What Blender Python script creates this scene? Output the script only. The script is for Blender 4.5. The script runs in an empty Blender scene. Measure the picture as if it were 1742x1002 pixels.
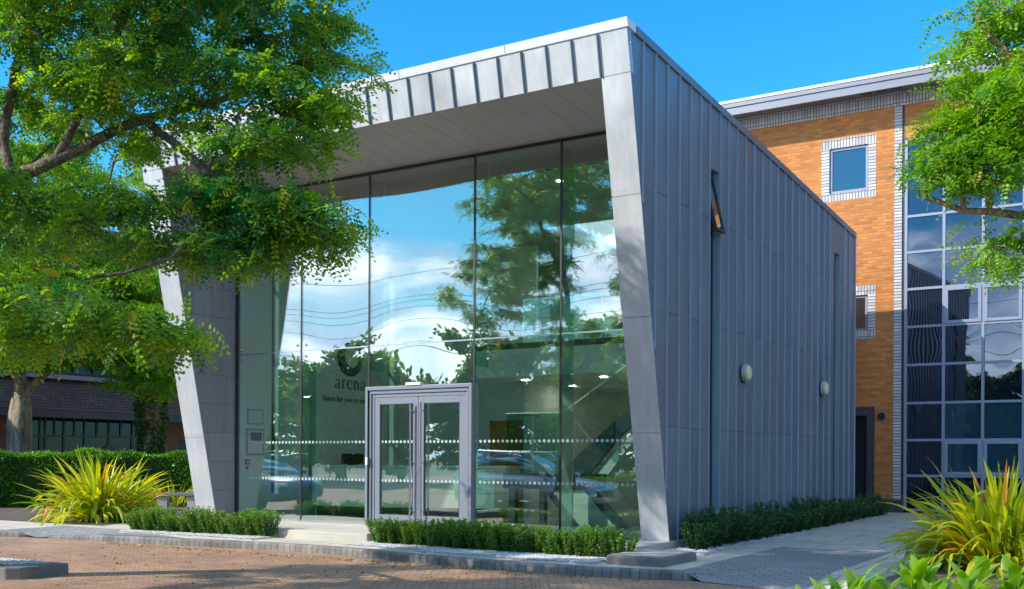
import bpy, bmesh, math, random
import numpy as np
from mathutils import Vector, Matrix
R = math.radians
random.seed(7)
scene = bpy.context.scene
col = scene.collection

# ------------------------------------------------------------------ camera
YAW, ROLL, EYE = R(32.2), R(0.27), 1.23
cam_d = bpy.data.cameras.new('camera')
cam = bpy.data.objects.new('camera', cam_d)
col.objects.link(cam)
cam_d.sensor_width = 36.0
cam_d.lens = 1839.0 / 1742.0 * 36.0
cam_d.shift_y = (780.0 - 501.0) / 1742.0
cam_d.clip_start = 0.1
cam_d.clip_end = 3000
rot = Matrix.Rotation(YAW, 3, 'Z') @ Matrix.Rotation(R(90), 3, 'X') @ Matrix.Rotation(ROLL, 3, 'Z')
cam.rotation_euler = rot.to_euler()
cam.location = (0, 0, EYE)
scene.camera = cam

# ------------------------------------------------------------------ light
SUN = Vector((0.85, 1.0, -0.85)).normalized()
elev = math.asin(-SUN.z)
azim = math.atan2(-SUN.x, -SUN.y)
scene.view_settings.view_transform = 'Standard'
scene.view_settings.look = 'None'
scene.view_settings.exposure = 0.52
scene.view_settings.gamma = 1.0
sd = bpy.data.lights.new('sun', 'SUN')
sd.energy = 4.4
sd.angle = R(0.5)
sd.color = (1.0, 0.93, 0.82)
so = bpy.data.objects.new('sun', sd)
so.rotation_euler = SUN.to_track_quat('-Z', 'Y').to_euler()
so.location = (-20, -25, 30)
col.objects.link(so)

w = bpy.data.worlds.new('World')
scene.world = w
w.use_nodes = True
wn, wl = w.node_tree.nodes, w.node_tree.links
for n in list(wn): wn.remove(n)
out = wn.new('ShaderNodeOutputWorld')
bg = wn.new('ShaderNodeBackground')
bg.inputs['Strength'].default_value = 0.148
sky = wn.new('ShaderNodeTexSky')
sky.sky_type = 'NISHITA'
sky.sun_disc = False
sky.sun_elevation = elev
sky.sun_rotation = azim
sky.air_density = 1.0
sky.dust_density = 0.2
sky.ozone_density = 2.5
hs = wn.new('ShaderNodeHueSaturation')
hs.inputs['Saturation'].default_value = 1.15
hs.inputs['Hue'].default_value = 0.5
hs.inputs['Value'].default_value = 1.1
flt = wn.new('ShaderNodeMix'); flt.data_type = 'RGBA'; flt.blend_type = 'MULTIPLY'; flt.inputs['Factor'].default_value = 1
flt.inputs['B'].default_value = (0.58, 1.03, 1.18, 1)      # deep polarised blue
wl.new(sky.outputs[0], flt.inputs['A'])
wl.new(flt.outputs['Result'], hs.inputs['Color'])
tc = wn.new('ShaderNodeTexCoord')
sx = wn.new('ShaderNodeSeparateXYZ')
wl.new(tc.outputs['Generated'], sx.inputs[0])
def wmath(op, a, b=None, c=None, clamp=False):
    m = wn.new('ShaderNodeMath'); m.operation = op; m.use_clamp = clamp
    for i, v in enumerate((a, b, c)):
        if v is None: continue
        if isinstance(v, (int, float)): m.inputs[i].default_value = v
        else: wl.new(v, m.inputs[i])
    return m.outputs[0]
def wrange(v, a, b, c, d):
    m = wn.new('ShaderNodeMapRange'); m.interpolation_type = 'SMOOTHSTEP'
    wl.new(v, m.inputs['Value'])
    for k, x in zip(('From Min', 'From Max', 'To Min', 'To Max'), (a, b, c, d)): m.inputs[k].default_value = x
    return m.outputs[0]
# a bank of cloud low in the sky on the street side (behind the camera)
mp = wn.new('ShaderNodeMapping'); mp.inputs['Scale'].default_value = (1.0, 1.0, 3.2)
wl.new(tc.outputs['Generated'], mp.inputs[0])
nz = wn.new('ShaderNodeTexNoise'); nz.inputs['Scale'].default_value = 3.2; nz.inputs['Detail'].default_value = 9
nz.inputs['Roughness'].default_value = 0.62; nz.inputs['Distortion'].default_value = 0.5
wl.new(mp.outputs[0], nz.inputs['Vector'])
side = wrange(sx.outputs['Y'], 0.05, -0.35, 0, 1)
band = wrange(sx.outputs['Z'], 0.262, 0.17, 0.0, 1.0)
dens = wmath('ADD', nz.outputs['Fac'], wmath('MULTIPLY', band, 0.46))
mask = wmath('MULTIPLY', wrange(dens, 0.70, 0.98, 0, 1), side)
mask = wmath('MULTIPLY', mask, band)
# unseen broken cloud overhead, added as neutral fill light for the shade
nh = wn.new('ShaderNodeTexNoise'); nh.inputs['Scale'].default_value = 4.0; nh.inputs['Detail'].default_value = 7; wl.new(tc.outputs['Generated'], nh.inputs['Vector'])
high = wmath('MULTIPLY', wrange(sx.outputs['Z'], 0.50, 0.66, 0, 1), wrange(nh.outputs['Fac'], 0.44, 0.62, 0, 0.75))
mask = wmath('MAXIMUM', mask, high)
nz2 = wn.new('ShaderNodeTexNoise'); nz2.inputs['Scale'].default_value = 9; nz2.inputs['Detail'].default_value = 6
wl.new(mp.outputs[0], nz2.inputs['Vector'])
cr = wn.new('ShaderNodeMix'); cr.data_type = 'RGBA'
cr.inputs['A'].default_value = (6.5, 8.6, 12.0, 1); cr.inputs['B'].default_value = (16, 16.5, 17.5, 1)
wl.new(wrange(nz2.outputs['Fac'], 0.38, 0.66, 0, 1), cr.inputs['Factor'])
mx = wn.new('ShaderNodeMix'); mx.data_type = 'RGBA'
wl.new(mask, mx.inputs['Factor']); wl.new(hs.outputs[0], mx.inputs['A']); wl.new(cr.outputs['Result'], mx.inputs['B'])
wl.new(mx.outputs['Result'], bg.inputs['Color'])
wl.new(bg.outputs[0], out.inputs[0])

scene.cycles.max_bounces = 10
scene.cycles.transparent_max_bounces = 24
scene.cycles.glossy_bounces = 4
scene.cycles.sample_clamp_indirect = 6
scene.cycles.use_denoising = True

# ------------------------------------------------------------------ materials
def newmat(name):
    m = bpy.data.materials.new(name); m.use_nodes = True
    nt = m.node_tree
    return m, nt.nodes, nt.links, nt.nodes['Principled BSDF']

def setp(p, color=None, rough=None, metal=None, spec=None):
    if color is not None: p.inputs['Base Color'].default_value = (*color, 1)
    if rough is not None: p.inputs['Roughness'].default_value = rough
    if metal is not None: p.inputs['Metallic'].default_value = metal
    if spec is not None: p.inputs['Specular IOR Level'].default_value = spec

def mottled(name, color, rough=0.6, metal=0.0, var=0.12, scale=3.0, bump=0.0, bscale=40.0, stretch=(1, 1, 1), spec=None, fine=0.0):
    m, n, l, p = newmat(name)
    setp(p, color, rough, metal, spec)
    t = n.new('ShaderNodeTexCoord'); mp = n.new('ShaderNodeMapping'); mp.inputs['Scale'].default_value = stretch
    l.new(t.outputs['Object'], mp.inputs[0])
    nz = n.new('ShaderNodeTexNoise'); nz.inputs['Scale'].default_value = scale; nz.inputs['Detail'].default_value = 7
    l.new(mp.outputs[0], nz.inputs['Vector'])
    mr = n.new('ShaderNodeMapRange')
    l.new(nz.outputs['Fac'], mr.inputs['Value'])
    mr.inputs['From Min'].default_value = 0.3; mr.inputs['From Max'].default_value = 0.7
    mr.inputs['To Min'].default_value = 1 - var; mr.inputs['To Max'].default_value = 1 + var
    hsv = n.new('ShaderNodeHueSaturation'); hsv.inputs['Color'].default_value = (*color, 1)
    l.new(mr.outputs[0], hsv.inputs['Value'])
    last = hsv.outputs[0]
    if fine:
        nf = n.new('ShaderNodeTexNoise'); nf.inputs['Scale'].default_value = bscale; nf.inputs['Detail'].default_value = 3
        l.new(t.outputs['Object'], nf.inputs['Vector'])
        m2 = n.new('ShaderNodeMapRange'); l.new(nf.outputs['Fac'], m2.inputs['Value'])
        m2.inputs['From Min'].default_value = 0.3; m2.inputs['From Max'].default_value = 0.7
        m2.inputs['To Min'].default_value = 1 - fine; m2.inputs['To Max'].default_value = 1 + fine
        h2 = n.new('ShaderNodeHueSaturation'); l.new(last, h2.inputs['Color']); l.new(m2.outputs[0], h2.inputs['Value'])
        last = h2.outputs[0]
    l.new(last, p.inputs['Base Color'])
    if bump:
        nb = n.new('ShaderNodeTexNoise'); nb.inputs['Scale'].default_value = bscale; nb.inputs['Detail'].default_value = 4
        l.new(mp.outputs[0], nb.inputs['Vector'])
        b = n.new('ShaderNodeBump'); b.inputs['Strength'].default_value = bump; b.inputs['Distance'].default_value = 0.03 if 'bark' in name else 0.01
        l.new(nb.outputs['Fac'], b.inputs['Height']); l.new(b.outputs[0], p.inputs['Normal'])
    return m

def brickmat(name, axis, c1, c2, mortar, bw=0.225, bh=0.075, msize=0.010, rough=0.8, var=0.25, bump=0.6, offset=0.5, rot=0.0, vscale=0.5, dirt=0.0):
    """axis: 'xz', 'yz' or 'xy' plane of the courses"""
    m, n, l, p = newmat(name)
    setp(p, None, rough)
    t = n.new('ShaderNodeTexCoord'); s = n.new('ShaderNodeSeparateXYZ'); c = n.new('ShaderNodeCombineXYZ')
    mp = n.new('ShaderNodeMapping'); mp.inputs['Rotation'].default_value = (0, 0, rot)
    l.new(t.outputs['Object'], mp.inputs[0]); l.new(mp.outputs[0], s.inputs[0])
    l.new(s.outputs[axis[0].upper()], c.inputs['X']); l.new(s.outputs[axis[1].upper()], c.inputs['Y'])
    b = n.new('ShaderNodeTexBrick')
    b.inputs['Scale'].default_value = 1.0
    b.inputs['Brick Width'].default_value = bw; b.inputs['Row Height'].default_value = bh
    b.inputs['Mortar Size'].default_value = msize; b.inputs['Mortar Smooth'].default_value = 0.2
    b.inputs['Bias'].default_value = 0.0
    b.offset = offset
    b.inputs['Color1'].default_value = (*c1, 1); b.inputs['Color2'].default_value = (*c2, 1); b.inputs['Mortar'].default_value = (*mortar, 1)
    l.new(c.outputs[0], b.inputs['Vector'])
    nz = n.new('ShaderNodeTexNoise'); nz.inputs['Scale'].default_value = vscale; nz.inputs['Detail'].default_value = 8; nz.inputs['Roughness'].default_value = 0.65
    l.new(t.outputs['Object'], nz.inputs['Vector'])
    mr = n.new('ShaderNodeMapRange'); l.new(nz.outputs['Fac'], mr.inputs['Value'])
    mr.inputs['From Min'].default_value = 0.3; mr.inputs['From Max'].default_value = 0.7
    mr.inputs['To Min'].default_value = 1 - var; mr.inputs['To Max'].default_value = 1 + var
    nf = n.new('ShaderNodeTexNoise'); nf.inputs['Scale'].default_value = 45; nf.inputs['Detail'].default_value = 3
    l.new(t.outputs['Object'], nf.inputs['Vector'])
    mf = n.new('ShaderNodeMapRange'); l.new(nf.outputs['Fac'], mf.inputs['Value'])
    mf.inputs['From Min'].default_value = 0.3; mf.inputs['From Max'].default_value = 0.7
    mf.inputs['To Min'].default_value = 0.85; mf.inputs['To Max'].default_value = 1.15
    mm = n.new('ShaderNodeMath'); mm.operation = 'MULTIPLY'; l.new(mr.outputs[0], mm.inputs[0]); l.new(mf.outputs[0], mm.inputs[1])
    h = n.new('ShaderNodeHueSaturation'); l.new(b.outputs['Color'], h.inputs['Color']); l.new(mm.outputs[0], h.inputs['Value'])
    l.new(h.outputs[0], p.inputs['Base Color'])
    iv = n.new('ShaderNodeMath'); iv.operation = 'MULTIPLY_ADD'; iv.inputs[1].default_value = -1; iv.inputs[2].default_value = 1
    l.new(b.outputs['Fac'], iv.inputs[0])
    bp = n.new('ShaderNodeBump'); bp.inputs['Strength'].default_value = bump; bp.inputs['Distance'].default_value = 0.008
    l.new(iv.outputs[0], bp.inputs['Height']); l.new(bp.outputs[0], p.inputs['Normal'])
    return m

def glassmat(name, tint, refl=0.3, edge=0.9, wav=0.004, wscale=0.55, gcol=(1, 1, 1), solid=None, power=1.6, seed=0.0):
    """clear tinted pane: transparent + mirror; solid=(r,g,b) gives an opaque dark backing instead"""
    m, n, l, p = newmat(name)
    n.remove(p)
    o = [x for x in n if x.type == 'OUTPUT_MATERIAL'][0]
    if solid is None:
        a = n.new('ShaderNodeBsdfTransparent'); a.inputs['Color'].default_value = (*tint, 1)
    else:
        a = n.new('ShaderNodeBsdfDiffuse'); a.inputs['Color'].default_value = (*solid, 1)
    g = n.new('ShaderNodeBsdfAnisotropic') if False else n.new('ShaderNodeBsdfGlossy')
    g.inputs['Roughness'].default_value = 0.0
    g.inputs['Color'].default_value = (*gcol, 1)
    lw = n.new('ShaderNodeLayerWeight'); lw.inputs['Blend'].default_value = 0.5
    pw = n.new('ShaderNodeMath'); pw.operation = 'POWER'; l.new(lw.outputs['Facing'], pw.inputs[0]); pw.inputs[1].default_value = power * 2
    mr = n.new('ShaderNodeMapRange'); l.new(pw.outputs[0], mr.inputs['Value'])
    mr.inputs['To Min'].default_value = refl; mr.inputs['To Max'].default_value = edge
    t = n.new('ShaderNodeTexCoord'); mpp = n.new('ShaderNodeMapping'); mpp.inputs['Location'].default_value = (seed, seed * 2, seed)
    l.new(t.outputs['Object'], mpp.inputs[0])
    nz = n.new('ShaderNodeTexNoise'); nz.inputs['Scale'].default_value = wscale; nz.inputs['Detail'].default_value = 1.0
    l.new(mpp.outputs[0], nz.inputs['Vector'])
    b = n.new('ShaderNodeBump'); b.inputs['Strength'].default_value = 1.0; b.inputs['Distance'].default_value = wav
    l.new(nz.outputs['Fac'], b.inputs['Height']); l.new(b.outputs[0], g.inputs['Normal'])
    mixs = n.new('ShaderNodeMixShader'); l.new(mr.outputs[0], mixs.inputs[0]); l.new(a.outputs[0], mixs.inputs[1]); l.new(g.outputs[0], mixs.inputs[2])
    l.new(mixs.outputs[0], o.inputs['Surface'])
    return m

def leafmat(name, ca, cb, cc=None, trans=0.35, rough=0.45, spec=0.4):
    """colour runs ca->cb with the per-leaf 'tint' attribute; the top few per cent take cc"""
    m, n, l, p = newmat(name)
    o = [x for x in n if x.type == 'OUTPUT_MATERIAL'][0]
    at = n.new('ShaderNodeAttribute'); at.attribute_name = 'tint'
    r = n.new('ShaderNodeValToRGB')
    e = r.color_ramp.elements
    e[0].color = (*ca, 1); e[0].position = 0.0
    e[1].color = (*cb, 1); e[1].position = 0.9
    if cc:
        x = e.new(0.965); x.color = (*cb, 1)
        x = e.new(0.98); x.color = (*cc, 1)
    l.new(at.outputs['Fac'], r.inputs[0])
    setp(p, None, rough, 0, spec)
    l.new(r.outputs[0], p.inputs['Base Color'])
    tr = n.new('ShaderNodeBsdfTranslucent')
    h = n.new('ShaderNodeHueSaturation'); h.inputs['Hue'].default_value = 0.485; h.inputs['Saturation'].default_value = 1.1; h.inputs['Value'].default_value = 2.4
    l.new(r.outputs[0], h.inputs['Color']); l.new(h.outputs[0], tr.inputs['Color'])
    mixs = n.new('ShaderNodeMixShader'); mixs.inputs[0].default_value = trans
    l.new(p.outputs[0], mixs.inputs[1]); l.new(tr.outputs[0], mixs.inputs[2]); l.new(mixs.outputs[0], o.inputs['Surface'])
    return m

def emit(name, c, s):
    m, n, l, p = newmat(name)
    setp(p, c, 0.5)
    p.inputs['Emission Color'].default_value = (*c, 1); p.inputs['Emission Strength'].default_value = s
    return m

M = {}
M['zinc'] = mottled('zinc', (0.50, 0.51, 0.53), 0.42, 0.35, 0.07, 0.8, 0.05, 3, (1, 1, 0.25))
M['zinc_side'] = mottled('zinc_cladding', (0.175, 0.19, 0.225), 0.36, 0.5, 0.14, 0.9, 0.05, 3, (1, 1, 0.25))
def sheetmat(name, color, rough, metal, axis, w_, h_, off=0.0, var=0.07):
    m, n, l, p = newmat(name); setp(p, color, rough, metal)
    t = n.new('ShaderNodeTexCoord'); s_ = n.new('ShaderNodeSeparateXYZ'); l.new(t.outputs['Object'], s_.inputs[0])
    def fl(o_, d_, k):
        a = n.new('ShaderNodeMath'); a.operation = 'MULTIPLY_ADD'; a.inputs[1].default_value = 1 / d_; a.inputs[2].default_value = k; l.new(o_, a.inputs[0])
        b = n.new('ShaderNodeMath'); b.operation = 'FLOOR'; l.new(a.outputs[0], b.inputs[0]); return b.outputs[0]
    c = n.new('ShaderNodeCombineXYZ'); l.new(fl(s_.outputs[axis], w_, off), c.inputs[0]); l.new(fl(s_.outputs['Z'], h_, 0.0), c.inputs[1])
    wn_ = n.new('ShaderNodeTexWhiteNoise'); wn_.noise_dimensions = '2D'; l.new(c.outputs[0], wn_.inputs['Vector'])
    mp = n.new('ShaderNodeMapping'); mp.inputs['Scale'].default_value = (7, 7, 0.5); l.new(t.outputs['Object'], mp.inputs[0])
    st_ = n.new('ShaderNodeTexNoise'); st_.inputs['Scale'].default_value = 1.6; st_.inputs['Detail'].default_value = 8; st_.inputs['Roughness'].default_value = .65; l.new(mp.outputs[0], st_.inputs['Vector'])
    cl_ = n.new('ShaderNodeTexNoise'); cl_.inputs['Scale'].default_value = 1.1; cl_.inputs['Detail'].default_value = 6; l.new(t.outputs['Object'], cl_.inputs['Vector'])
    def mr(o_, a, b, lo=.0, hi=1.0):
        x = n.new('ShaderNodeMapRange'); l.new(o_, x.inputs['Value']); x.inputs['From Min'].default_value = lo; x.inputs['From Max'].default_value = hi
        x.inputs['To Min'].default_value = a; x.inputs['To Max'].default_value = b; return x.outputs[0]
    def mu(a, b):
        x = n.new('ShaderNodeMath'); x.operation = 'MULTIPLY'; l.new(a, x.inputs[0]); l.new(b, x.inputs[1]); return x.outputs[0]
    v = mu(mu(mr(wn_.outputs['Value'], 1 - var, 1 + var), mr(st_.outputs['Fac'], .90, 1.10, .3, .7)), mr(cl_.outputs['Fac'], .93, 1.07, .3, .7))
    h = n.new('ShaderNodeHueSaturation'); h.inputs['Color'].default_value = (*color, 1); l.new(v, h.inputs['Value']); l.new(h.outputs[0], p.inputs['Base Color'])
    l.new(mr(cl_.outputs['Fac'], rough - .07, rough + .1, .3, .7), p.inputs['Roughness'])
    b = n.new('ShaderNodeBump'); b.inputs['Strength'].default_value = 1; b.inputs['Distance'].default_value = 0.006
    bn = n.new('ShaderNodeTexNoise'); bn.inputs['Scale'].default_value = 2.3; bn.inputs['Detail'].default_value = 2; l.new(t.outputs['Object'], bn.inputs['Vector'])
    l.new(bn.outputs['Fac'], b.inputs['Height']); l.new(b.outputs[0], p.inputs['Normal'])
    return m
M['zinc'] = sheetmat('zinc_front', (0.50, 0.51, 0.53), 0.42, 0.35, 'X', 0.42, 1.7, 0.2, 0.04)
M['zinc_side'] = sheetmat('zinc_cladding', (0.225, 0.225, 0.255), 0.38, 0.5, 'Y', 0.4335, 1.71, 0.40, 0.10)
M['fascia_seam'] = mottled('fascia_seam_shade', (0.07, 0.11, 0.15), 0.4, 0.3, 0.05, 2)  # shadow of the raised seams put into their dark blue colour
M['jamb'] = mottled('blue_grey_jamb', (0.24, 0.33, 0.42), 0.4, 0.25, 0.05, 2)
M['seam'] = mottled('zinc_seam', (0.29, 0.38, 0.49), 0.4, 0.25, 0.05, 2)
M['seam_dark'] = mottled('zinc_joint', (0.10, 0.11, 0.13), 0.5, 0.4, 0.05, 2)
M['soffit'] = mottled('soffit_panel', (0.46, 0.45, 0.44), 0.4, 0.35, 0.08, 0.8)
M['white_coping'] = mottled('coping_white', (0.72, 0.72, 0.71), 0.5, 0.1, 0.04, 2)
M['black'] = mottled('black_gasket', (0.012, 0.014, 0.016), 0.45, 0, 0.1, 3)
M['steel'] = mottled('stainless_steel', (0.62, 0.62, 0.63), 0.22, 1.0, 0.03, 3)
M['door_grey'] = mottled('door_aluminium', (0.20, 0.22, 0.27), 0.42, 0.25, 0.03, 2)
M['frame_grey'] = mottled('window_aluminium', (0.26, 0.29, 0.37), 0.4, 0.2, 0.03, 2)
M['frame_dark'] = mottled('dark_frame', (0.03, 0.032, 0.037), 0.45, 0.2, 0.05, 2)
M['glass'] = glassmat('front_glass', (0.84, 0.955, 0.905), 0.20, 1.0, 0.0050, 0.5)
M['glass_side'] = glassmat('slot_glass', (0.55, 0.72, 0.65), 0.3, 1.0, 0.002, 0.8)
M['glass_inner'] = glassmat('inner_glass', (0.58, 0.84, 0.76), 0.14, 0.8, 0.0, 1)
M['glass_edge'] = mottled('glass_fin_edge', (0.45, 0.75, 0.62), 0.25, 0, 0.05, 2)
M['curtain'] = glassmat('curtain_glass', (0, 0, 0), 0.13, 0.9, 0.0020, 0.9, (0.60, 0.74, 0.95), (0.008, 0.011, 0.018), 1.6)
M['curtain_b'] = glassmat('curtain_glass_blind', (0, 0, 0), 0.11, 0.8, 0.003, 1.1, (0.78, 0.86, 0.95), (0.018, 0.05, 0.075), 1.6, 3.0)
M['win_glass'] = glassmat('window_glass', (0, 0, 0), 0.2, 0.9, 0.003, 1.0, (0.8, 0.86, 0.95), (0.01, 0.012, 0.018), 1.6, 5.0)
M['old_glass'] = glassmat('old_window_glass', (0, 0, 0), 0.02, 0.14, 0.004, 0.7, (0.8, 0.86, 0.95), (0.01, 0.011, 0.013), 1.6, 8.0)
M['frost'] = mottled('frosted_dot', (0.36, 0.44, 0.41), 0.6, 0, 0.03, 3)
M['white_wall'] = mottled('white_plaster', (0.80, 0.82, 0.80), 0.8, 0, 0.03, 0.6)
M['ceiling'] = mottled('ceiling_panel', (0.36, 0.35, 0.33), 0.8, 0, 0.04, 0.4)
M['mezz'] = mottled('mezzanine_white', (0.78, 0.80, 0.79), 0.5, 0, 0.03, 0.6)
M['floor_in'] = mottled('polished_tile', (0.30, 0.32, 0.32), 0.12, 0, 0.15, 1.2)
M['desk'] = mottled('desk_laminate', (0.90, 0.93, 0.91), 0.35, 0, 0.02, 1)
M['desk_base'] = mottled('desk_plinth', (0.03, 0.035, 0.04), 0.4, 0, 0.02, 1)
M['stair_dark'] = mottled('stair_steel_dark', (0.055, 0.075, 0.10), 0.35, 0.3, 0.05, 1)
M['stair_light'] = mottled('stair_plaster', (0.50, 0.53, 0.50), 0.6, 0, 0.04, 1)
M['timber'] = mottled('orange_timber', (0.42, 0.19, 0.05), 0.45, 0, 0.25, 2.0, 0, 40, (6, 6, 0.6))
M['logo_brown'] = mottled('logo_bronze', (0.035, 0.022, 0.015), 0.4, 0.3, 0.15, 6)
M['logo_blue'] = mottled('logo_blue', (0.03, 0.11, 0.26), 0.35, 0.2, 0.3, 5)
M['red'] = mottled('red_plastic', (0.45, 0.02, 0.02), 0.4, 0, 0.05, 3)
M['paper'] = mottled('notice_paper', (0.72, 0.73, 0.72), 0.7, 0, 0.1, 20)
M['screen'] = mottled('screen_black', (0.01, 0.01, 0.012), 0.15, 0, 0.05, 3)
M['brick_orange'] = brickmat('orange_brick', 'xz', (0.60, 0.225, 0.045), (0.40, 0.130, 0.026), (0.36, 0.17, 0.07), var=0.22)
M['brick_white'] = brickmat('white_soldier_brick', 'xz', (0.58, 0.58, 0.57), (0.40, 0.39, 0.40), (0.17, 0.15, 0.16), 0.075, 0.225, 0.012, var=0.08, offset=0.0)
M['brick_whiteh'] = brickmat('white_header_brick', 'xz', (0.58, 0.58, 0.57), (0.40, 0.39, 0.40), (0.17, 0.15, 0.16), 0.30, 0.075, 0.012, var=0.08, offset=0.0)
M['brick_purple'] = brickmat('blue_brick_base', 'xz', (0.07, 0.06, 0.085), (0.05, 0.045, 0.06), (0.04, 0.04, 0.04), 0.11, 0.225, 0.01, var=0.2, offset=0.0)
M['brick_brown'] = brickmat('brown_brick', 'yz', (0.26, 0.11, 0.055), (0.19, 0.075, 0.04), (0.15, 0.10, 0.07), var=0.25)
M['brick_brown_x'] = brickmat('brown_brick_gable', 'xz', (0.26, 0.11, 0.055), (0.19, 0.075, 0.04), (0.15, 0.10, 0.07), var=0.25)
M['tiles'] = brickmat('roof_tiles', 'yz', (0.12, 0.075, 0.055), (0.07, 0.048, 0.038), (0.02, 0.016, 0.014), 0.2, 0.12, 0.012, var=0.35, bump=1.0)
M['paver_red'] = brickmat('red_block_paving', 'xy', (0.43, 0.255, 0.155), (0.32, 0.175, 0.11), (0.13, 0.085, 0.06), 0.2, 0.1, 0.008, 0.9, 0.3, 0.8, rot=R(-32), vscale=0.7)
M['paver_grey'] = brickmat('grey_block_paving', 'xy', (0.29, 0.275, 0.27), (0.24, 0.23, 0.225), (0.09, 0.085, 0.085), 0.2, 0.1, 0.006, 0.9, 0.15, 0.5, vscale=0.8)
M['kerb'] = brickmat('kerb_block', 'xy', (0.235, 0.215, 0.20), (0.175, 0.16, 0.15), (0.11, 0.10, 0.09), 0.125, 5.0, 0.008, 0.9, 0.4, 0.8, offset=0.0, vscale=2.0)
M['slab'] = brickmat('concrete_slabs', 'xy', (0.56, 0.49, 0.41), (0.50, 0.44, 0.37), (0.13, 0.115, 0.10), 0.9, 0.6, 0.011, 0.85, 0.12, 0.5, vscale=1.4)
M['platform'] = mottled('pale_stone', (0.46, 0.42, 0.37), 0.8, 0, 0.12, 1.5, 0.2, 60, fine=0.08)
M['platform_face'] = mottled('grey_stone_edge', (0.17, 0.155, 0.14), 0.85, 0, 0.3, 2.5, 0.3, 40, fine=0.1)
M['soil'] = mottled('dark_soil', (0.10, 0.075, 0.055), 0.95, 0, 0.4, 4, 0.8, 30, fine=0.3)
M['gravel_bed'] = mottled('gravel_bed', (0.42, 0.41, 0.40), 0.9, 0, 0.2, 8, 1.0, 60, fine=0.35)
M['stone_chip'] = leafmat('gravel_chip', (0.34, 0.34, 0.35), (0.72, 0.71, 0.70), None, 0.0, 0.85)
M['ground'] = mottled('far_ground', (0.10, 0.10, 0.085), 0.95, 0, 0.3, 0.2, 0.3, 5, fine=0.1)
M['fascia_grey'] = mottled('fascia_grey', (0.20, 0.21, 0.25), 0.45, 0.2, 0.05, 1.0)
M['fascia_line'] = mottled('fascia_shadow_gap', (0.05, 0.05, 0.06), 0.6, 0, 0.05, 1.0)
M['eave_soffit'] = mottled('eave_soffit', (0.16, 0.13, 0.12), 0.7, 0, 0.08, 1.0)
M['louvre'] = mottled('louvre_dark_green', (0.02, 0.035, 0.04), 0.5, 0.2, 0.05, 1.0)
M['lamp_body'] = mottled('lamp_cream_body', (0.42, 0.42, 0.38), 0.4, 0, 0.04, 3)
M['lamp_lens'] = mottled('lamp_diffuser', (0.72, 0.62, 0.30), 0.3, 0, 0.06, 3)
M['bark'] = mottled('robinia_bark', (0.15, 0.115, 0.085), 0.9, 0, 0.6, 9, 1.0, 30, (1, 1, 0.5), fine=0.5)
M['bark_pale'] = mottled('pale_bark', (0.30, 0.235, 0.17), 0.9, 0, 0.6, 7, 1.0, 22, (1, 1, 0.16), fine=0.45)
M['leaf_front'] = leafmat('leaf_robinia_shaded', (0.012, 0.12, 0.040), (0.24, 0.39, 0.018), (0.45, 0.34, 0.03), 0.42)  # teal shade tones and sunlit yellow put into the leaf ramp
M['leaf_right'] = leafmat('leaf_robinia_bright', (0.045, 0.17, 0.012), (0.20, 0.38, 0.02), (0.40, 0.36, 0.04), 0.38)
M['leaf_back'] = leafmat('leaf_robinia_yellow', (0.05, 0.19, 0.014), (0.26, 0.42, 0.022), (0.45, 0.36, 0.03), 0.38)
M['leaf_dark'] = leafmat('leaf_street_tree', (0.02, 0.07, 0.010), (0.15, 0.25, 0.018), None, 0.4)
M['ivy'] = leafmat('ivy_leaf', (0.02, 0.07, 0.014), (0.06, 0.16, 0.02), None, 0.15, 0.35)
M['hedge_leaf'] = leafmat('hedge_leaf', (0.03, 0.13, 0.012), (0.14, 0.32, 0.02), None, 0.3, 0.35)
M['hedge_core'] = mottled('hedge_inside', (0.02, 0.05, 0.012), 0.95, 0, 0.3, 6)
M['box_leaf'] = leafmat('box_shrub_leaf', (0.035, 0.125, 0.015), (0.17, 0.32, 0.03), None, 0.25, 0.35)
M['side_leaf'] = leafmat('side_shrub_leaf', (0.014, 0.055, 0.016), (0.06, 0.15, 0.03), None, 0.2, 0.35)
M['laurel'] = leafmat('laurel_leaf', (0.07, 0.20, 0.014), (0.23, 0.38, 0.028), None, 0.4, 0.3)
M['phorm'] = leafmat('phormium_blade', (0.14, 0.25, 0.012), (0.62, 0.58, 0.035), (0.50, 0.22, 0.03), 0.32, 0.38)
M['stem'] = mottled('green_stem', (0.07, 0.07, 0.03), 0.8, 0, 0.2, 8)
M['dead_leaf'] = leafmat('fallen_leaf', (0.50, 0.36, 0.04), (0.30, 0.16, 0.04), None, 0.1, 0.6)
M['car_white'] = mottled('car_paint_silver', (0.55, 0.60, 0.64), 0.18, 0.4, 0.02, 1)
M['car_blue'] = mottled('car_paint_blue', (0.04, 0.09, 0.22), 0.15, 0.4, 0.02, 1)
M['car_glass'] = glassmat('car_glass', (0, 0, 0), 0.3, 1.0, 0.0, 1, (0.8, 0.9, 0.95), (0.01, 0.012, 0.014))
M['tyre'] = mottled('tyre_rubber', (0.02, 0.02, 0.02), 0.85, 0, 0.1, 8)
M['vase'] = mottled('glass_vase', (0.45, 0.62, 0.66), 0.1, 0, 0.05, 4)
M['flower'] = mottled('blue_flower', (0.10, 0.32, 0.50), 0.6, 0, 0.3, 20)
M['wood_pole'] = mottled('pole_wood', (0.10, 0.07, 0.05), 0.9, 0, 0.2, 3)
M['downlight'] = emit('downlight_glow', (1.0, 0.92, 0.78), 55.0)
M['ring_light'] = emit('ceiling_light_glow', (1.0, 0.92, 0.78), 5.0)
m_, n_, l_, p_ = newmat('opal_sheet'); n_.remove(p_)
t_ = n_.new('ShaderNodeBsdfTranslucent'); t_.inputs['Color'].default_value = (.75, .78, .78, 1)
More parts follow.
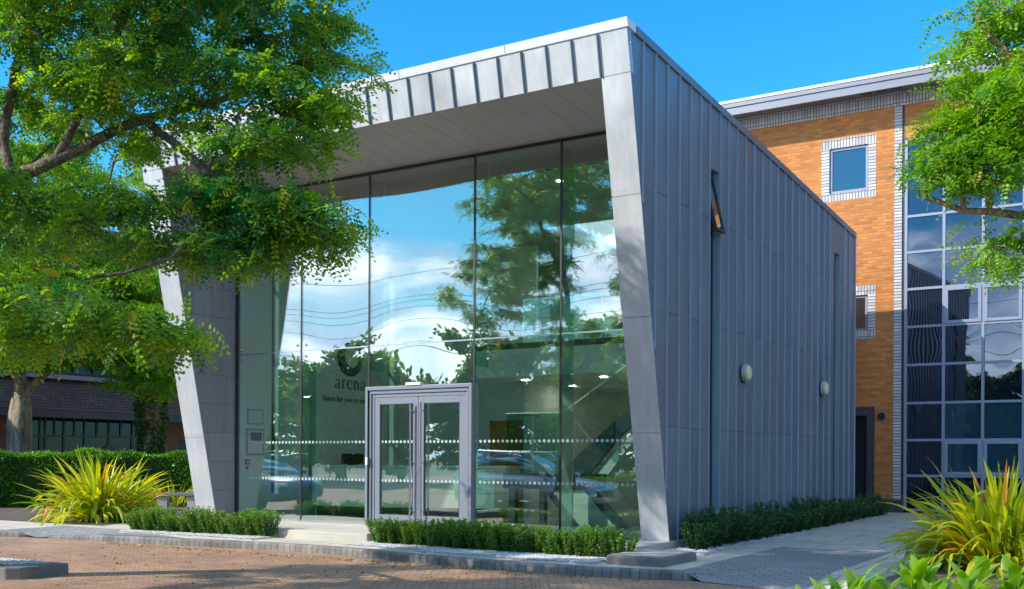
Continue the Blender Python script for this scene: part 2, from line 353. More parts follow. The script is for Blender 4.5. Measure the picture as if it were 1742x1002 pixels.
l_.new(t_.outputs[0], [x for x in n_ if x.type == 'OUTPUT_MATERIAL'][0].inputs['Surface']); M['opal'] = m_
M['rail'] = mottled('brushed_rail', (0.30, 0.36, 0.34), 0.45, 0.2, 0.04, 3)

# ------------------------------------------------------------------ builders
def tag(o, label=None, cat=None, group=None, kind=None):
    if label: o['label'] = label
    if cat: o['category'] = cat
    if group: o['group'] = group
    if kind: o['kind'] = kind
    return o
def thing(name, loc, label, cat, group=None, rz=0.0):
    o = bpy.data.objects.new(name, None); col.objects.link(o)
    o.empty_display_size = 0.3
    o.location = loc; o.rotation_euler = (0, 0, rz)
    bpy.context.view_layer.update() if False else None
    return tag(o, label, cat, group)

class MB:
    """collects faces in WORLD (or thing-local) coordinates"""
    def __init__(s): s.v = []; s.f = []; s.mi = []; s.ch = []
    def add(s, verts, faces, mi=0):
        b = len(s.v); s.ch.append((b, len(s.f))); s.v += [tuple(v) for v in verts]
        for f in faces: s.f.append([b + i for i in f]); s.mi.append(mi)
        return s
    def box(s, x0, x1, y0, y1, z0, z1, mi=0):
        x0, x1 = sorted((x0, x1)); y0, y1 = sorted((y0, y1)); z0, z1 = sorted((z0, z1))
        return s.add([(x0, y0, z0), (x1, y0, z0), (x1, y1, z0), (x0, y1, z0), (x0, y0, z1), (x1, y0, z1), (x1, y1, z1), (x0, y1, z1)],
                     [(0, 3, 2, 1), (4, 5, 6, 7), (0, 1, 5, 4), (1, 2, 6, 5), (2, 3, 7, 6), (3, 0, 4, 7)], mi)
    def hexa(s, lo, hi, mi=0):
        """lo, hi: four points each, ccw seen from above/outside"""
        return s.add(list(lo) + list(hi), [(3, 2, 1, 0), (4, 5, 6, 7), (0, 1, 5, 4), (1, 2, 6, 5), (2, 3, 7, 6), (3, 0, 4, 7)], mi)
    def prism(s, poly, axis, a, b, mi=0):
        """2-D polygon extruded along axis from a to b; poly in the other two axes in order (x,y),(y,z),(x,z)"""
        def P(p, t):
            return {'x': (t, p[0], p[1]), 'y': (p[0], t, p[1]), 'z': (p[0], p[1], t)}[axis]
        n = len(poly)
        vs = [P(p, a) for p in poly] + [P(p, b) for p in poly]
        fs = [list(range(n))[::-1], list(range(n, 2 * n))] + [(i, (i + 1) % n, n + (i + 1) % n, n + i) for i in range(n)]
        return s.add(vs, fs, mi)
    def bar(s, p, q, r=0.02, sides=8, r2=None, mi=0):
        p = Vector(p); q = Vector(q); r2 = r if r2 is None else r2
        d = (q - p)
        if d.length < 1e-6: return s
        d.normalize()
        a = d.orthogonal().normalized(); b = d.cross(a)
        vs = []
        for c, rr in ((p, r), (q, r2)):
            for k in range(sides):
                t = 2 * math.pi * k / sides
                vs.append(c + a * (rr * math.cos(t)) + b * (rr * math.sin(t)))
        fs = [(k, (k + 1) % sides, sides + (k + 1) % sides, sides + k) for k in range(sides)]
        fs += [list(range(sides))[::-1], list(range(sides, 2 * sides))]
        return s.add(vs, fs, mi)
    def disc(s, c, n, r, t=0.01, sides=24, rx=None, mi=0):
        c = Vector(c); n = Vector(n).normalized()
        return s.bar(c - n * t / 2, c + n * t / 2, r, sides, mi=mi)
    def ball(s, c, r, seg=10, rings=6, sz=1.0, mi=0):
        vs = [(c[0], c[1], c[2] + r * sz)]
        for i in range(1, rings):
            ph = math.pi * i / rings
            for j in range(seg):
                th = 2 * math.pi * j / seg
                vs.append((c[0] + r * math.sin(ph) * math.cos(th), c[1] + r * math.sin(ph) * math.sin(th), c[2] + r * sz * math.cos(ph)))
        vs.append((c[0], c[1], c[2] - r * sz))
        fs = [(0, 1 + j, 1 + (j + 1) % seg) for j in range(seg)]
        for i in range(rings - 2):
            for j in range(seg):
                a = 1 + i * seg + j; b = 1 + i * seg + (j + 1) % seg
                fs.append((a, a + seg, b + seg, b))
        L = len(vs) - 1; base = 1 + (rings - 2) * seg
        fs += [(L, base + (j + 1) % seg, base + j) for j in range(seg)]
        return s.add(vs, fs, mi)
    def split(s, name, mats, parent, per=1, **k):
        out_ = []
        for i in range(0, len(s.ch), per):
            m = MB(); o_ = s.ch[i][0]; e_ = s.ch[i + per][0] if i + per < len(s.ch) else len(s.v)
            f0 = s.ch[i][1]; f1 = s.ch[i + per][1] if i + per < len(s.ch) else len(s.f)
            m.v = s.v[o_:e_]; m.f = [[q - o_ for q in f] for f in s.f[f0:f1]]; m.mi = s.mi[f0:f1]
            out_.append(m.build(name, mats, parent, **k))
        return out_
    def build(s, name, mats, parent=None, smooth=False, bevel=0.0, local=None, fixn=True):
        me = bpy.data.meshes.new(name)
        vs = s.v
        if parent is not None:
            wm = parent_world(parent).inverted()
            vs = [tuple(wm @ Vector(v)) for v in vs]
        me.from_pydata(vs, [], s.f)
        if not isinstance(mats, (list, tuple)): mats = [mats]
        for m in mats: me.materials.append(m)
        if len(mats) > 1: me.polygons.foreach_set('material_index', s.mi)
        if fixn:
            bm = bmesh.new(); bm.from_mesh(me); bmesh.ops.recalc_face_normals(bm, faces=bm.faces); bm.to_mesh(me); bm.free()
        if smooth:
            me.polygons.foreach_set('use_smooth', [True] * len(me.polygons))
        o = bpy.data.objects.new(name, me); col.objects.link(o)
        if parent is not None: o.parent = parent
        if bevel:
            b = o.modifiers.new('bevel', 'BEVEL'); b.width = bevel; b.segments = 2; b.limit_method = 'ANGLE'
            b.harden_normals = False
        return o

def bowed_pane(name, mat, parent, x0, x1, z0, z1, y, b, t=0.016, n=14, tilt=0.0):
    """sheet of glass with the slight pillow bow real panes have"""
    xs_ = np.linspace(-1, 1, n + 1); V = []; F = []
    for side in (0, 1):
        for j in range(n + 1):
            for i in range(n + 1):
                u, v = xs_[i], xs_[j]
                V.append(((x0 + x1) / 2 + u * (x1 - x0) / 2, y + (-t / 2 if side == 0 else t / 2) + b * (1 - u * u) * (1 - v * v) + tilt * u, (z0 + z1) / 2 + v * (z1 - z0) / 2))
        o_ = side * (n + 1) ** 2
        for j in range(n):
            for i in range(n):
                q = [o_ + j * (n + 1) + i, o_ + j * (n + 1) + i + 1, o_ + (j + 1) * (n + 1) + i + 1, o_ + (j + 1) * (n + 1) + i]
                F.append(q if side == 0 else q[::-1])
    return np_mesh(name, np.array(V), np.array(F), mat, None, parent, smooth=True)

def parent_world(o):
    m = Matrix.LocRotScale(o.location, o.rotation_euler, o.scale)
    return parent_world(o.parent) @ m if o.parent else m

def copy_tree(o, parent=None):
    c = o.copy(); col.objects.link(c); c.parent = parent
    for ch in list(o.children): copy_tree(ch, c)
    return c

def np_mesh(name, verts, faces, mat, tint=None, parent=None, smooth=False):
    """verts (N,3), faces (F,k) numpy, optional per-face tint; world coords"""
    verts = np.asarray(verts, dtype=np.float32)
    if parent is not None:
        wm = np.array(parent_world(parent).inverted(), dtype=np.float32)
        verts = verts @ wm[:3, :3].T + wm[:3, 3]
    me = bpy.data.meshes.new(name)
    F, k = faces.shape
    me.vertices.add(len(verts)); me.vertices.foreach_set('co', verts.ravel())
    me.loops.add(F * k); me.loops.foreach_set('vertex_index', faces.astype(np.int32).ravel())
    me.polygons.add(F); me.polygons.foreach_set('loop_start', np.arange(0, F * k, k, dtype=np.int32))
    me.polygons.foreach_set('loop_total', np.full(F, k, dtype=np.int32))
    if smooth: me.polygons.foreach_set('use_smooth', np.ones(F, dtype=bool))
    if tint is not None:
        a = me.attributes.new('tint', 'FLOAT', 'FACE'); a.data.foreach_set('value', np.asarray(tint, dtype=np.float32))
    me.materials.append(mat)
    me.update(); me.validate()
    o = bpy.data.objects.new(name, me); col.objects.link(o)
    if parent is not None: o.parent = parent
    return o

def norm(a): return a / np.maximum(np.linalg.norm(a, axis=-1, keepdims=True), 1e-9)

def leaves_mesh(rng, pos, direc, n_pairs=6, L=0.22, lw=0.016, ll=0.042, jitter=0.35, fold=0.25, tintv=None):
    """compound (pinnate) leaves: every row of pos/direc is one leaf. returns verts, quads, tint"""
    N = len(pos)
    d = norm(direc)
    upv = norm(rng.normal(0, 0.45, (N, 3)) + np.array([0, 0, 1.0]))
    s = norm(np.cross(d, upv)); u = np.cross(s, d)
    Ls = L * rng.uniform(0.65, 1.2, N)
    K = 2 * n_pairs + 1
    V = np.empty((N, K, 4, 3), dtype=np.float32)
    for k in range(K):
        if k < 2 * n_pairs:
            t = (k // 2 + 0.8) / (n_pairs + 0.6); sg = 1 if k % 2 else -1
        else: t, sg = 1.0, 0
        base = pos + d * (Ls * t)[:, None] - u * (Ls * 0.35 * t * t)[:, None]
        ax = norm(s * sg + d * (0.35 if sg else 1.0) + rng.normal(0, jitter, (N, 3)) * 0.5 - u * fold)
        nn = norm(np.cross(ax, np.cross(u, ax) + rng.normal(0, jitter, (N, 3))))
        wv = norm(np.cross(nn, ax))
        l_ = ll * rng.uniform(0.75, 1.2, N)[:, None]; w_ = lw * rng.uniform(0.8, 1.2, N)[:, None] * 0.5
        V[:, k, 0] = base
        V[:, k, 1] = base + ax * l_ * 0.5 + wv * w_
        V[:, k, 2] = base + ax * l_
        V[:, k, 3] = base + ax * l_ * 0.5 - wv * w_
    verts = V.reshape(-1, 3)
    faces = np.arange(N * K * 4, dtype=np.int32).reshape(-1, 4)
    t0 = rng.uniform(0, 1, N) if tintv is None else tintv
    tint = np.repeat(t0, K)
    return verts, faces, tint

def simple_leaves(rng, pos, direc, ll=0.06, lw=0.035, tintv=None):
    N = len(pos); ax = norm(direc)
    wv = norm(np.cross(ax, rng.normal(0, 1, (N, 3))))
    l_ = ll * rng.uniform(0.7, 1.25, N)[:, None]; w_ = lw * rng.uniform(0.8, 1.2, N)[:, None] * 0.5
    V = np.stack([pos, pos + ax * l_ * 0.45 + wv * w_, pos + ax * l_, pos + ax * l_ * 0.45 - wv * w_], axis=1)
    return V.reshape(-1, 3), np.arange(N * 4, dtype=np.int32).reshape(-1, 4), (rng.uniform(0, 1, N) if tintv is None else tintv)

def tubes(P, par, rad, sides_fn=None):
    """tapered tubes along parent edges"""
    vs, fs = [], []
    off = 0
    idx = np.where(par >= 0)[0]
    for grp, sides in (('thick', 9), ('thin', 4)):
        sel = idx[(rad[idx] > 0.03)] if grp == 'thick' else idx[(rad[idx] <= 0.03)]
        if len(sel) == 0: continue
        a = P[par[sel]]; b = P[sel]
        d = norm(b - a)
        ref = np.where(np.abs(d[:, 2:3]) < 0.9, np.array([[0, 0, 1.0]]), np.array([[1.0, 0, 0]]))
        e1 = norm(np.cross(d, ref)); e2 = np.cross(d, e1)
        ra = np.minimum(rad[par[sel]], rad[sel] * 1.25)[:, None]; rb = rad[sel][:, None]
        ang = 2 * np.pi * np.arange(sides) / sides
        ring_a = np.stack([a + (e1 * math.cos(t) + e2 * math.sin(t)) * ra for t in ang], axis=1)
        ring_b = np.stack([b + (e1 * math.cos(t) + e2 * math.sin(t)) * rb + d * rb * 0.3 for t in ang], axis=1)
        V = np.concatenate([ring_a, ring_b], axis=1).reshape(-1, 3)
        n = len(sel)
        k = np.arange(sides); q = np.stack([k, (k + 1) % sides, sides + (k + 1) % sides, sides + k], axis=1)
        Fq = (q[None] + (np.arange(n) * 2 * sides)[:, None, None]).reshape(-1, 4) + off
        vs.append(V); fs.append(Fq); off += len(V)
    return np.concatenate(vs), np.concatenate(fs)

def grow_tree(seed, limbs, blobs, leaf_kw, leaves_per=9, tip_r=0.004, spread=0.28, step=0.4, leaf_fn='pinnate', droop=0.22, clump=2.2, pad=7, pad_r=0.42, flat=0.30):
    """limbs: list of (points, parent_limb_index or None). blobs: (centre, radii, count). Returns branch mesh + leaf arrays"""
    rng = np.random.default_rng(seed)
    P, par = [], []
    def addnode(p, q): P.append(np.array(p, float)); par.append(q); return len(P) - 1
    for pts, start in limbs:
        pts = [np.array(p, float) for p in pts]
        if start is None: last = addnode(pts[0], -1)
        else:
            A = np.array(P); last = int(np.argmin(((A - pts[0]) ** 2).sum(1)))
        for a, b in zip(pts[:-1], pts[1:]):
            n = max(1, int(np.linalg.norm(b - a) / 0.25))
            for i in range(1, n + 1):
                q = a + (b - a) * i / n
                if i < n: q = q + rng.normal(0, 0.018, 3)
                last = addnode(q, last)
    n_limb = len(P)
    T = []
    for c, r, n in blobs:
        m = max(1, n // pad)
        x = norm(rng.normal(0, 1, (m, 3))) * (rng.uniform(0, 1, (m, 1)) ** 0.40)
        pc = np.array(c) + x * np.array(r)
        k_ = n // m
        ps = pad_r * rng.uniform(0.6, 1.25, (m, 1, 1))
        off_ = norm(rng.normal(0, 1, (m, k_, 3))) * rng.uniform(0.1, 1, (m, k_, 1)) * ps * np.array([1, 1, 0.20])
        off_[..., 2] -= 0.22 * np.linalg.norm(off_[..., :2], axis=-1)
        T.append((pc[:, None] + off_).reshape(-1, 3))
    T = np.concatenate(T)
    A = np.array(P)
    dist = np.min(((T[:, None] - A[None]) ** 2).sum(2), axis=1)
    T = T[np.argsort(dist)]
    buf = np.zeros((len(P) + len(T) * 12, 3)); buf[:len(P)] = A; cnt = len(P)
    tips = []
    for t in T:
        dd = ((buf[:cnt] - t) ** 2).sum(1)
        j = int(np.argmin(dd)); L = math.sqrt(dd[j])
        if L < 0.05: continue
        n = min(11, max(1, int(L / step * 1.6)))
        a = buf[j].copy(); last = j
        side = rng.normal(0, 0.10 * L, 3); side[2] += 0.08 * L
        for i in range(1, n + 1):
            s = i / n
            q = a + (t - a) * s + side * math.sin(math.pi * s)
            buf[cnt] = q; cnt += 1
            P.append(q); par.append(last); last = cnt - 1
        tips.append((last, (t - a) / L))
    P = np.array(P); par = np.array(par)
    # pipe model
    cnts = np.zeros(len(P)); 
    for i, _ in tips: cnts[i] += 1
    for i in range(len(P) - 1, 0, -1):
        if par[i] >= 0: cnts[par[i]] += cnts[i]
    rad = tip_r * np.maximum(cnts, 1) ** 0.46
    bv, bf = tubes(P, par, rad)
    # leaves around tips and the twig before them
    lp, ld = [], []
    for i, d in tips:
        n = leaves_per
        a = P[i]; b = P[par[i]]
        s = rng.uniform(-0.6, 1.0, (n, 1))
        base = a + (b - a) * np.clip(s, 0, 1) + rng.normal(0, spread * 0.35, (n, 3)) * np.array([1, 1, 0.35])
        lp.append(base)
        out = d[None] * 0.5 + rng.normal(0, 0.75, (n, 3)) * np.array([1, 1, flat]); out[:, 2] -= droop
        ld.append(out)
    lp = np.concatenate(lp); ld = np.concatenate(ld)
    # tint: clump noise + per-leaf
    ph = rng.uniform(0, 6, 3)
    cl = (np.sin(lp[:, 0] * clump + ph[0]) + np.sin(lp[:, 1] * clump * 1.1 + ph[1]) + np.sin(lp[:, 2] * clump * 1.4 + ph[2])) / 3
    tint = np.clip(0.45 + 0.28 * cl + rng.normal(0, 0.22, len(lp)), 0, 0.95)
    y = rng.uniform(0, 1, len(lp)) > 0.985; tint[y] = 1.0
    if leaf_fn == 'pinnate': lv, lf, lt = leaves_mesh(rng, lp, ld, tintv=tint, **leaf_kw)
    else: lv, lf, lt = simple_leaves(rng, lp, ld, tintv=tint, **leaf_kw)
    return bv, bf, lv, lf, lt, rng

def trunk_mesh(rng, pts, radii, sides=18, rough=0.10):
    """gnarled trunk: list of centre points and radii"""
    vs, fs = [], []
    ph = rng.uniform(0, 6, 4)
    for i, (p, r) in enumerate(zip(pts, radii)):
        for k in range(sides):
            t = 2 * math.pi * k / sides
            rr = r * (1 + rough * math.sin(3 * t + ph[0] + i * 0.25) + rough * 0.6 * math.sin(5 * t + ph[1] - i * 0.4) + rng.normal(0, 0.012))
            vs.append((p[0] + rr * math.cos(t), p[1] + rr * math.sin(t), p[2]))
    for i in range(len(pts) - 1):
        for k in range(sides):
            fs.append((i * sides + k, i * sides + (k + 1) % sides, (i + 1) * sides + (k + 1) % sides, (i + 1) * sides + k))
    return np.array(vs), np.array(fs)

def lerp(a, b, t): return tuple(x + (y - x) * t for x, y in zip(a, b))

# ================================================================== GROUND
ROAD = -0.28
def struct(mb, name, mats, **k): return tag(mb.build(name, mats, **k), kind='structure')
KY = 12.52      # kerb line along the front
struct(MB().add([(-600, -500, -0.34), (600, -500, -0.34), (600, 900, -0.34), (-600, 900, -0.34)], [(0, 1, 2, 3)]), 'ground', M['ground'])
struct(MB().add([(-60, -40, ROAD), (30, -40, ROAD), (30, 13.0, ROAD), (-60, 13.0, ROAD)], [(0, 1, 2, 3)]), 'road', M['paver_red'])
# pale slab pavement in front of and beside the pavilion; rises gently towards the office block
PZ = -0.15
def pz(y): return PZ + max(0.0, y - 14.0) * 0.0085
FR = [(-45, 12.02, -.155), (-20, 12.02, -.155), (-18.95, 12.08, -.16), (-18.45, 12.2, -.22), (-18.1, 12.25, -.268), (-17.6, 12.34, -.262), (-17.0, 12.42, -.22), (-16.5, 12.48, -.168), (-15.0, 12.60, -.16), (-13.4, 12.76, -.158),
      (-12.3, 12.88, -.158), (-11.0, 12.82, -.158), (-9.6, 12.56, -.158), (-8.0, 12.38, -.158), (-6.6, 12.36, -.158), (-5.8, 12.46, -.158), (-5.42, 12.60, -.165), (-5.1, 12.5, -.276), (-3.75, 12.1, -.276), (-3.4, 12.0, -.20), (-3.0, 11.9, -.16)]
pv = MB()
for p, q in zip(FR[:-1], FR[1:]):
    pv.add([p, q, (q[0], 13.4, PZ), (p[0], 13.4, PZ)], [(0, 1, 2, 3)])
pv.add([(-45, 13.4, PZ), (-3.0, 13.4, PZ), (-3.0, 14, PZ), (-45, 14, PZ)], [(0, 1, 2, 3)])
pv.add([(-45, 14, PZ), (-17.9, 14, PZ), (-17.9, 40, PZ), (-45, 40, PZ)], [(0, 1, 2, 3)])
pv.add([(-17.9, 14, PZ), (6, 14, PZ), (6, 27.2, pz(27.2)), (-17.9, 27.2, pz(27.2))], [(0, 1, 2, 3)])
struct(pv, 'pavement', M['slab'])
# kerb: bull-nosed blocks, dropped at both crossings
def kerb(name, pts, z0, z1, w=0.13, mats=M['kerb']):
    mb = MB()
    n = len(pts)
    off = []
    for i in range(n):
        a = Vector(pts[max(i - 1, 0)]); b = Vector(pts[min(i + 1, n - 1)]); d = (b - a).normalized(); off.append(Vector((-d.y, d.x)))
    zs = z1 if isinstance(z1, (list, tuple)) else [z1] * n
    rings = []
    for i, p in enumerate(pts):
        o = off[i]; p = Vector(p)
        prof = [(0.0, z0 - 0.06), (0.0, zs[i] - 0.035), (0.012, zs[i] - 0.012), (0.035, zs[i]), (w, zs[i]), (w, z0 - 0.06)]
        rings.append([(p.x + o.x * a, p.y + o.y * a, z) for a, z in prof])
    k = 6
    mb.add([v for r in rings for v in r], [(i * k + j, (i + 1) * k + j, (i + 1) * k + j + 1, i * k + j + 1) for i in range(n - 1) for j in range(k - 1)] + [list(range(k)), list(range((n - 1) * k, n * k))[::-1]])
    return struct(mb, name, mats)
kp = [(-17.9, 12.30), (-16.5, 12.38), (-15.0, 12.50), (-13.4, 12.66), (-12.3, 12.78), (-11.0, 12.72), (-9.6, 12.46), (-8.0, 12.28), (-6.6, 12.26), (-5.8, 12.36), (-5.3, 12.56), (-5.05, 12.9)]
kerb('kerb', kp, ROAD, [-0.23, -0.17, -0.16, -0.155, -0.155, -0.155, -0.155, -0.155, -0.155, -0.155, -0.16, -0.22])
kerb('kerb', [(-40, 11.9), (-24, 11.9), (-20, 11.92), (-19.0, 11.98), (-18.5, 12.15), (-18.3, 12.35)], ROAD, [-0.15, -0.15, -0.15, -0.155, -0.19, -0.25])
# dropped crossing in grey pavers on the left, grey inset on the right
def fz(x):
    for p, q in zip(FR[:-1], FR[1:]):
        if p[0] <= x <= q[0]:
            t = (x - p[0]) / (q[0] - p[0]); return p[1] + (q[1] - p[1]) * t, p[2] + (q[2] - p[2]) * t
mb = MB(); xs = [-18.95, -18.45, -18.1, -17.6, -17.0, -16.5, -15.4, -14.6]
for a, b in zip(xs[:-1], xs[1:]):
    (ya, za_), (yb, zb_) = fz(a), fz(b)
    ta, tb = [min(1, max(.02, 1 - max(0, x + 16.8) / 2.2)) for x in (a, b)]
    mb.add([(a, ya, za_ + .005), (b, yb, zb_ + .005), (b, yb + (13.4 - yb) * tb, zb_ + (PZ - zb_) * tb + .005), (a, ya + (13.4 - ya) * ta, za_ + (PZ - za_) * ta + .005)], [(0, 1, 2, 3)])
struct(mb, 'path', M['paver_grey'])
mb = MB(); xs = [-5.42, -5.1, -3.75]
for a, b in zip(xs[:-1], xs[1:]):
    (ya, za_), (yb, zb_) = fz(a), fz(b)
    mb.add([(a, ya, za_ + .005), (b, yb, zb_ + .005), (b, 13.4, PZ + .005), (a, 13.4, PZ + .005)], [(0, 1, 2, 3)])
mb.add([(-5.42, 13.4, PZ + .005), (-3.75, 13.4, PZ + .005), (-3.75, 14, PZ + .005), (-5.42, 14, PZ + .005)], [(0, 1, 2, 3)])
mb.add([(-5.42, 14, PZ + .005), (-3.75, 14, PZ + .005), (-3.75, 16.45, pz(16.45) + .005), (-5.42, 16.45, pz(16.45) + .005)], [(0, 1, 2, 3)])
struct(mb, 'path', M['paver_grey'])
# platform of pale stone that the pavilion stands on
struct(MB().box(-17.0, -6.62, 13.86, 25.6, -0.3, -0.001, 0).box(-13.35, -11.35, 13.62, 13.857, -0.3, -0.004, 0), 'platform', M['platform'], bevel=0.02)
struct(MB().box(-6.55, -5.72, 12.72, 13.85, -0.3, -0.03), 'platform_step', M['platform_face'], bevel=0.035)
struct(MB().box(-6.50, -5.77, 12.77, 13.80, -0.0295, -0.026), 'platform_step', M['platform'])
# beds
struct(MB().box(-16.7, -13.30, 12.96, 13.85, -0.3, PZ + 0.008), 'gravel_bed', M['gravel_bed'])
struct(MB().prism([(-11.35, 12.98), (-10.8, 12.98), (-9.6, 12.72), (-8.0, 12.54), (-6.64, 12.52), (-6.64, 13.85), (-11.35, 13.85)], 'z', -0.3, PZ + 0.008), 'gravel_bed', M['gravel_bed'])
struct(MB().box(-6.62, -5.92, 14.6, 26.4, -0.3, PZ + 0.03), 'gravel_bed', M['gravel_bed'])
struct(MB().box(-3.0, 8, 11.0, 20, -0.3, PZ + 0.02), 'planting_bed', M['soil'])
struct(MB().add([(-38, 13.6, -0.14), (-18.4, 13.9, -0.14), (-20.5, 18.2, -0.14), (-23.6, 23.5, -0.14), (-33, 24.0, -0.14)], [(0, 1, 2, 3, 4)]), 'planting_bed', M['soil'])
# stones of the gravel
def gravel(seed, rects, n, size=0.014):
    rng = np.random.default_rng(seed)
    area = np.array([(r[1] - r[0]) * (r[3] - r[2]) for r in rects]); pr = area / area.sum()
    ids = rng.choice(len(rects), n, p=pr); rr = np.array(rects)[ids]
    x = rng.uniform(rr[:, 0], rr[:, 1]); y = rng.uniform(rr[:, 2], rr[:, 3]); z = rr[:, 4] + rng.uniform(0, 0.012, n)
    c = np.stack([x, y, z], 1)
    o = np.array([(1, 0, 0), (0, 1, 0), (-1, 0, 0), (0, -1, 0), (0, 0, 0.8), (0, 0, -0.8)], float)
    V = c[:, None] + o[None] * (size * rng.uniform(0.6, 1.4, (n, 1, 3))) @ np.array(Matrix.Rotation(0.6, 3, 'Z'))
    f = np.array([(0, 1, 4), (1, 2, 4), (2, 3, 4), (3, 0, 4)])
    F = (f[None] + (np.arange(n) * 6)[:, None, None]).reshape(-1, 3)
    return V.reshape(-1, 3), F, np.repeat(rng.uniform(0, 1, n), 4)
for sd_, rc, nn in ((4, [(-16, -12.36, 8.0, 8.46, -.118)], 5000), (1, [(-16.7, -13.35, 12.97, 13.84, PZ + 0.012)], 9000), (2, [(-11.3, -9.6, 12.98, 13.84, PZ + 0.012), (-9.6, -6.68, 12.70, 13.84, PZ + 0.012), (-8.2, -6.68, 12.56, 12.70, PZ + .012)], 16000), (3, [(-6.6, -5.94, 14.62, 26.3, PZ + 0.034)], 9000)):
    V, F, t = gravel(sd_, rc, nn)
    tag(np_mesh('gravel', V, F, M['stone_chip'], t), kind='stuff')
# island kerb, lower left
isl = thing('kerb_island', (-14.5, 8.0, ROAD), 'dark stone edged island filled with pale gravel at the lower left of the road', 'traffic island')
MB().prism([(-20, 7.2), (-13.6, 7.72), (-12.25, 7.86), (-12.12, 8.0), (-12.12, 8.66), (-20, 8.6)], 'z', ROAD - 0.05, -0.13).build('stone_edge', M['platform_face'], isl, bevel=0.02)
MB().prism([(-20, 7.4), (-12.35, 8.0), (-12.3, 8.52), (-20, 8.45)], 'z', -0.129, -0.122).build('gravel_fill', M['gravel_bed'], isl)

# ================================================================== PAVILION
pav = thing('pavilion', (-11.75, 15.0, 0), 'grey zinc clad pavilion with a slanting front frame and full height green glass', 'building')
XR, XL = -6.65, -16.87          # outer faces of the side walls
XRi, XLi = -7.10, -16.34        # inner faces at the front
YB = 25.45                      # back
GY = 15.5                       # glazing plane
ZT0, ZTB = 7.33, 6.50           # roof edge at front / back
YT = 13.46
def fy(z): return 15.0 - 0.2093 * z                 # leaning front plane
def rz(y): return ZT0 - (y - YT) * (ZT0 - ZTB) / (YB - YT)   # roof edge height
COP = 0.12
ZF = 6.63                       # underside of fascia
def wall_slices(x0, x1, slots, zbot=-0.02):
    mb = MB()
    top = lambda y: rz(y) - COP
    ys = [None]
    edges = []
    prev = None
    cuts = []
    for (a, b, z0, z1) in slots: cuts.append((a, b, z0, z1))
    # first piece with the leaning edge
    a0 = cuts[0][0]
    zt = ZT0 - COP
    mb.prism([(fy(zbot), zbot), (a0, zbot), (a0, top(a0)), (fy(zt), zt)], 'x', x0, x1)
    for i, (a, b, z0, z1) in enumerate(cuts):
        mb.prism([(a, zbot), (b, zbot), (b, z0), (a, z0)], 'x', x0, x1)
        mb.prism([(a, z1), (b, z1), (b, top(b)), (a, top(a))], 'x', x0, x1)
        e = cuts[i + 1][0] if i + 1 < len(cuts) else YB
        mb.prism([(b, zbot), (e, zbot), (e, top(e)), (b, top(b))], 'x', x0, x1)
    return mb
SLR = [(16.52, 16.96, 0.36, 5.97), (23.74, 24.19, 0.30, 5.78)]
SLL = [(16.44, 16.86, 0.46, 5.9), (20.3, 20.75, 0.46, 5.8)]
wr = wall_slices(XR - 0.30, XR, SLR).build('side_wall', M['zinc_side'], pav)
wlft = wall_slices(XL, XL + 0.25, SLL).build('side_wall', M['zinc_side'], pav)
# plaster lining of both walls
def lining(x0, x1, slots):
    mb = MB()
    ys = [GY + 0.06] + [v for s in slots for v in (s[0], s[1])] + [YB - 0.2]
    for i in range(0, len(ys), 2): mb.prism([(ys[i], 0), (ys[i + 1], 0), (ys[i + 1], 6.5 - (ys[i + 1] - GY) * 0.045), (ys[i], 6.5 - (ys[i] - GY) * 0.045)], 'x', x0, x1)
    for (a, b, z0, z1) in slots:
        mb.prism([(a, 0), (b, 0), (b, z0), (a, z0)], 'x', x0, x1)
        zt = 6.5 - (b - GY) * 0.045
        mb.prism([(a, z1), (b, z1), (b, zt), (a, zt)], 'x', x0, x1)
    return mb
lining(XL + 0.253, -16.30, SLL).build('wall_lining', M['white_wall'], pav)
lining(-7.14, XR - 0.303, SLR).build('wall_lining', M['white_wall'], pav)
# leaning front columns (solid wedges from the frame face to the glass)
for a, b in ((XRi, XR - 0.303), (XL + 0.253, XLi)):
    MB().prism([(fy(0) + 0.002, -0.02), (GY + 0.03, -0.02), (GY + 0.03, ZF), (fy(ZF) + 0.002, ZF)], 'x', a, b).build('column_core', M['zinc_side'], pav)
def facecol(a, b):
    """face sheets of a column in the leaning plane, jointed"""
    mb = MB()
    js = [0.0, 1.62, 3.30, 5.0, ZF - 0.005]
    for z0, z1 in zip(js[:-1], js[1:]):
        z0 += 0.004; z1 -= 0.004
        mb.hexa([(a, fy(z0) - 0.012, z0), (b, fy(z0) - 0.012, z0), (b, fy(z0) + 0.004, z0), (a, fy(z0) + 0.004, z0)],
                [(a, fy(z1) - 0.012, z1), (b, fy(z1) - 0.012, z1), (b, fy(z1) + 0.004, z1), (a, fy(z1) + 0.004, z1)])
    return mb
facecol(XRi, XR + 0.006).build('column_face', M['zinc'], pav)
facecol(XL - 0.006, XLi).build('column_face', M['zinc'], pav)
# horizontal sheet joints on the reveal of the left column
mb = MB()
for k in range(1, 12):
    z = k * 0.57
    mb.box(XLi, XLi + 0.003, fy(z) + 0.02, GY - 0.03, z, z + 0.009)
mb.split('reveal_joint', M['seam_dark'], pav)
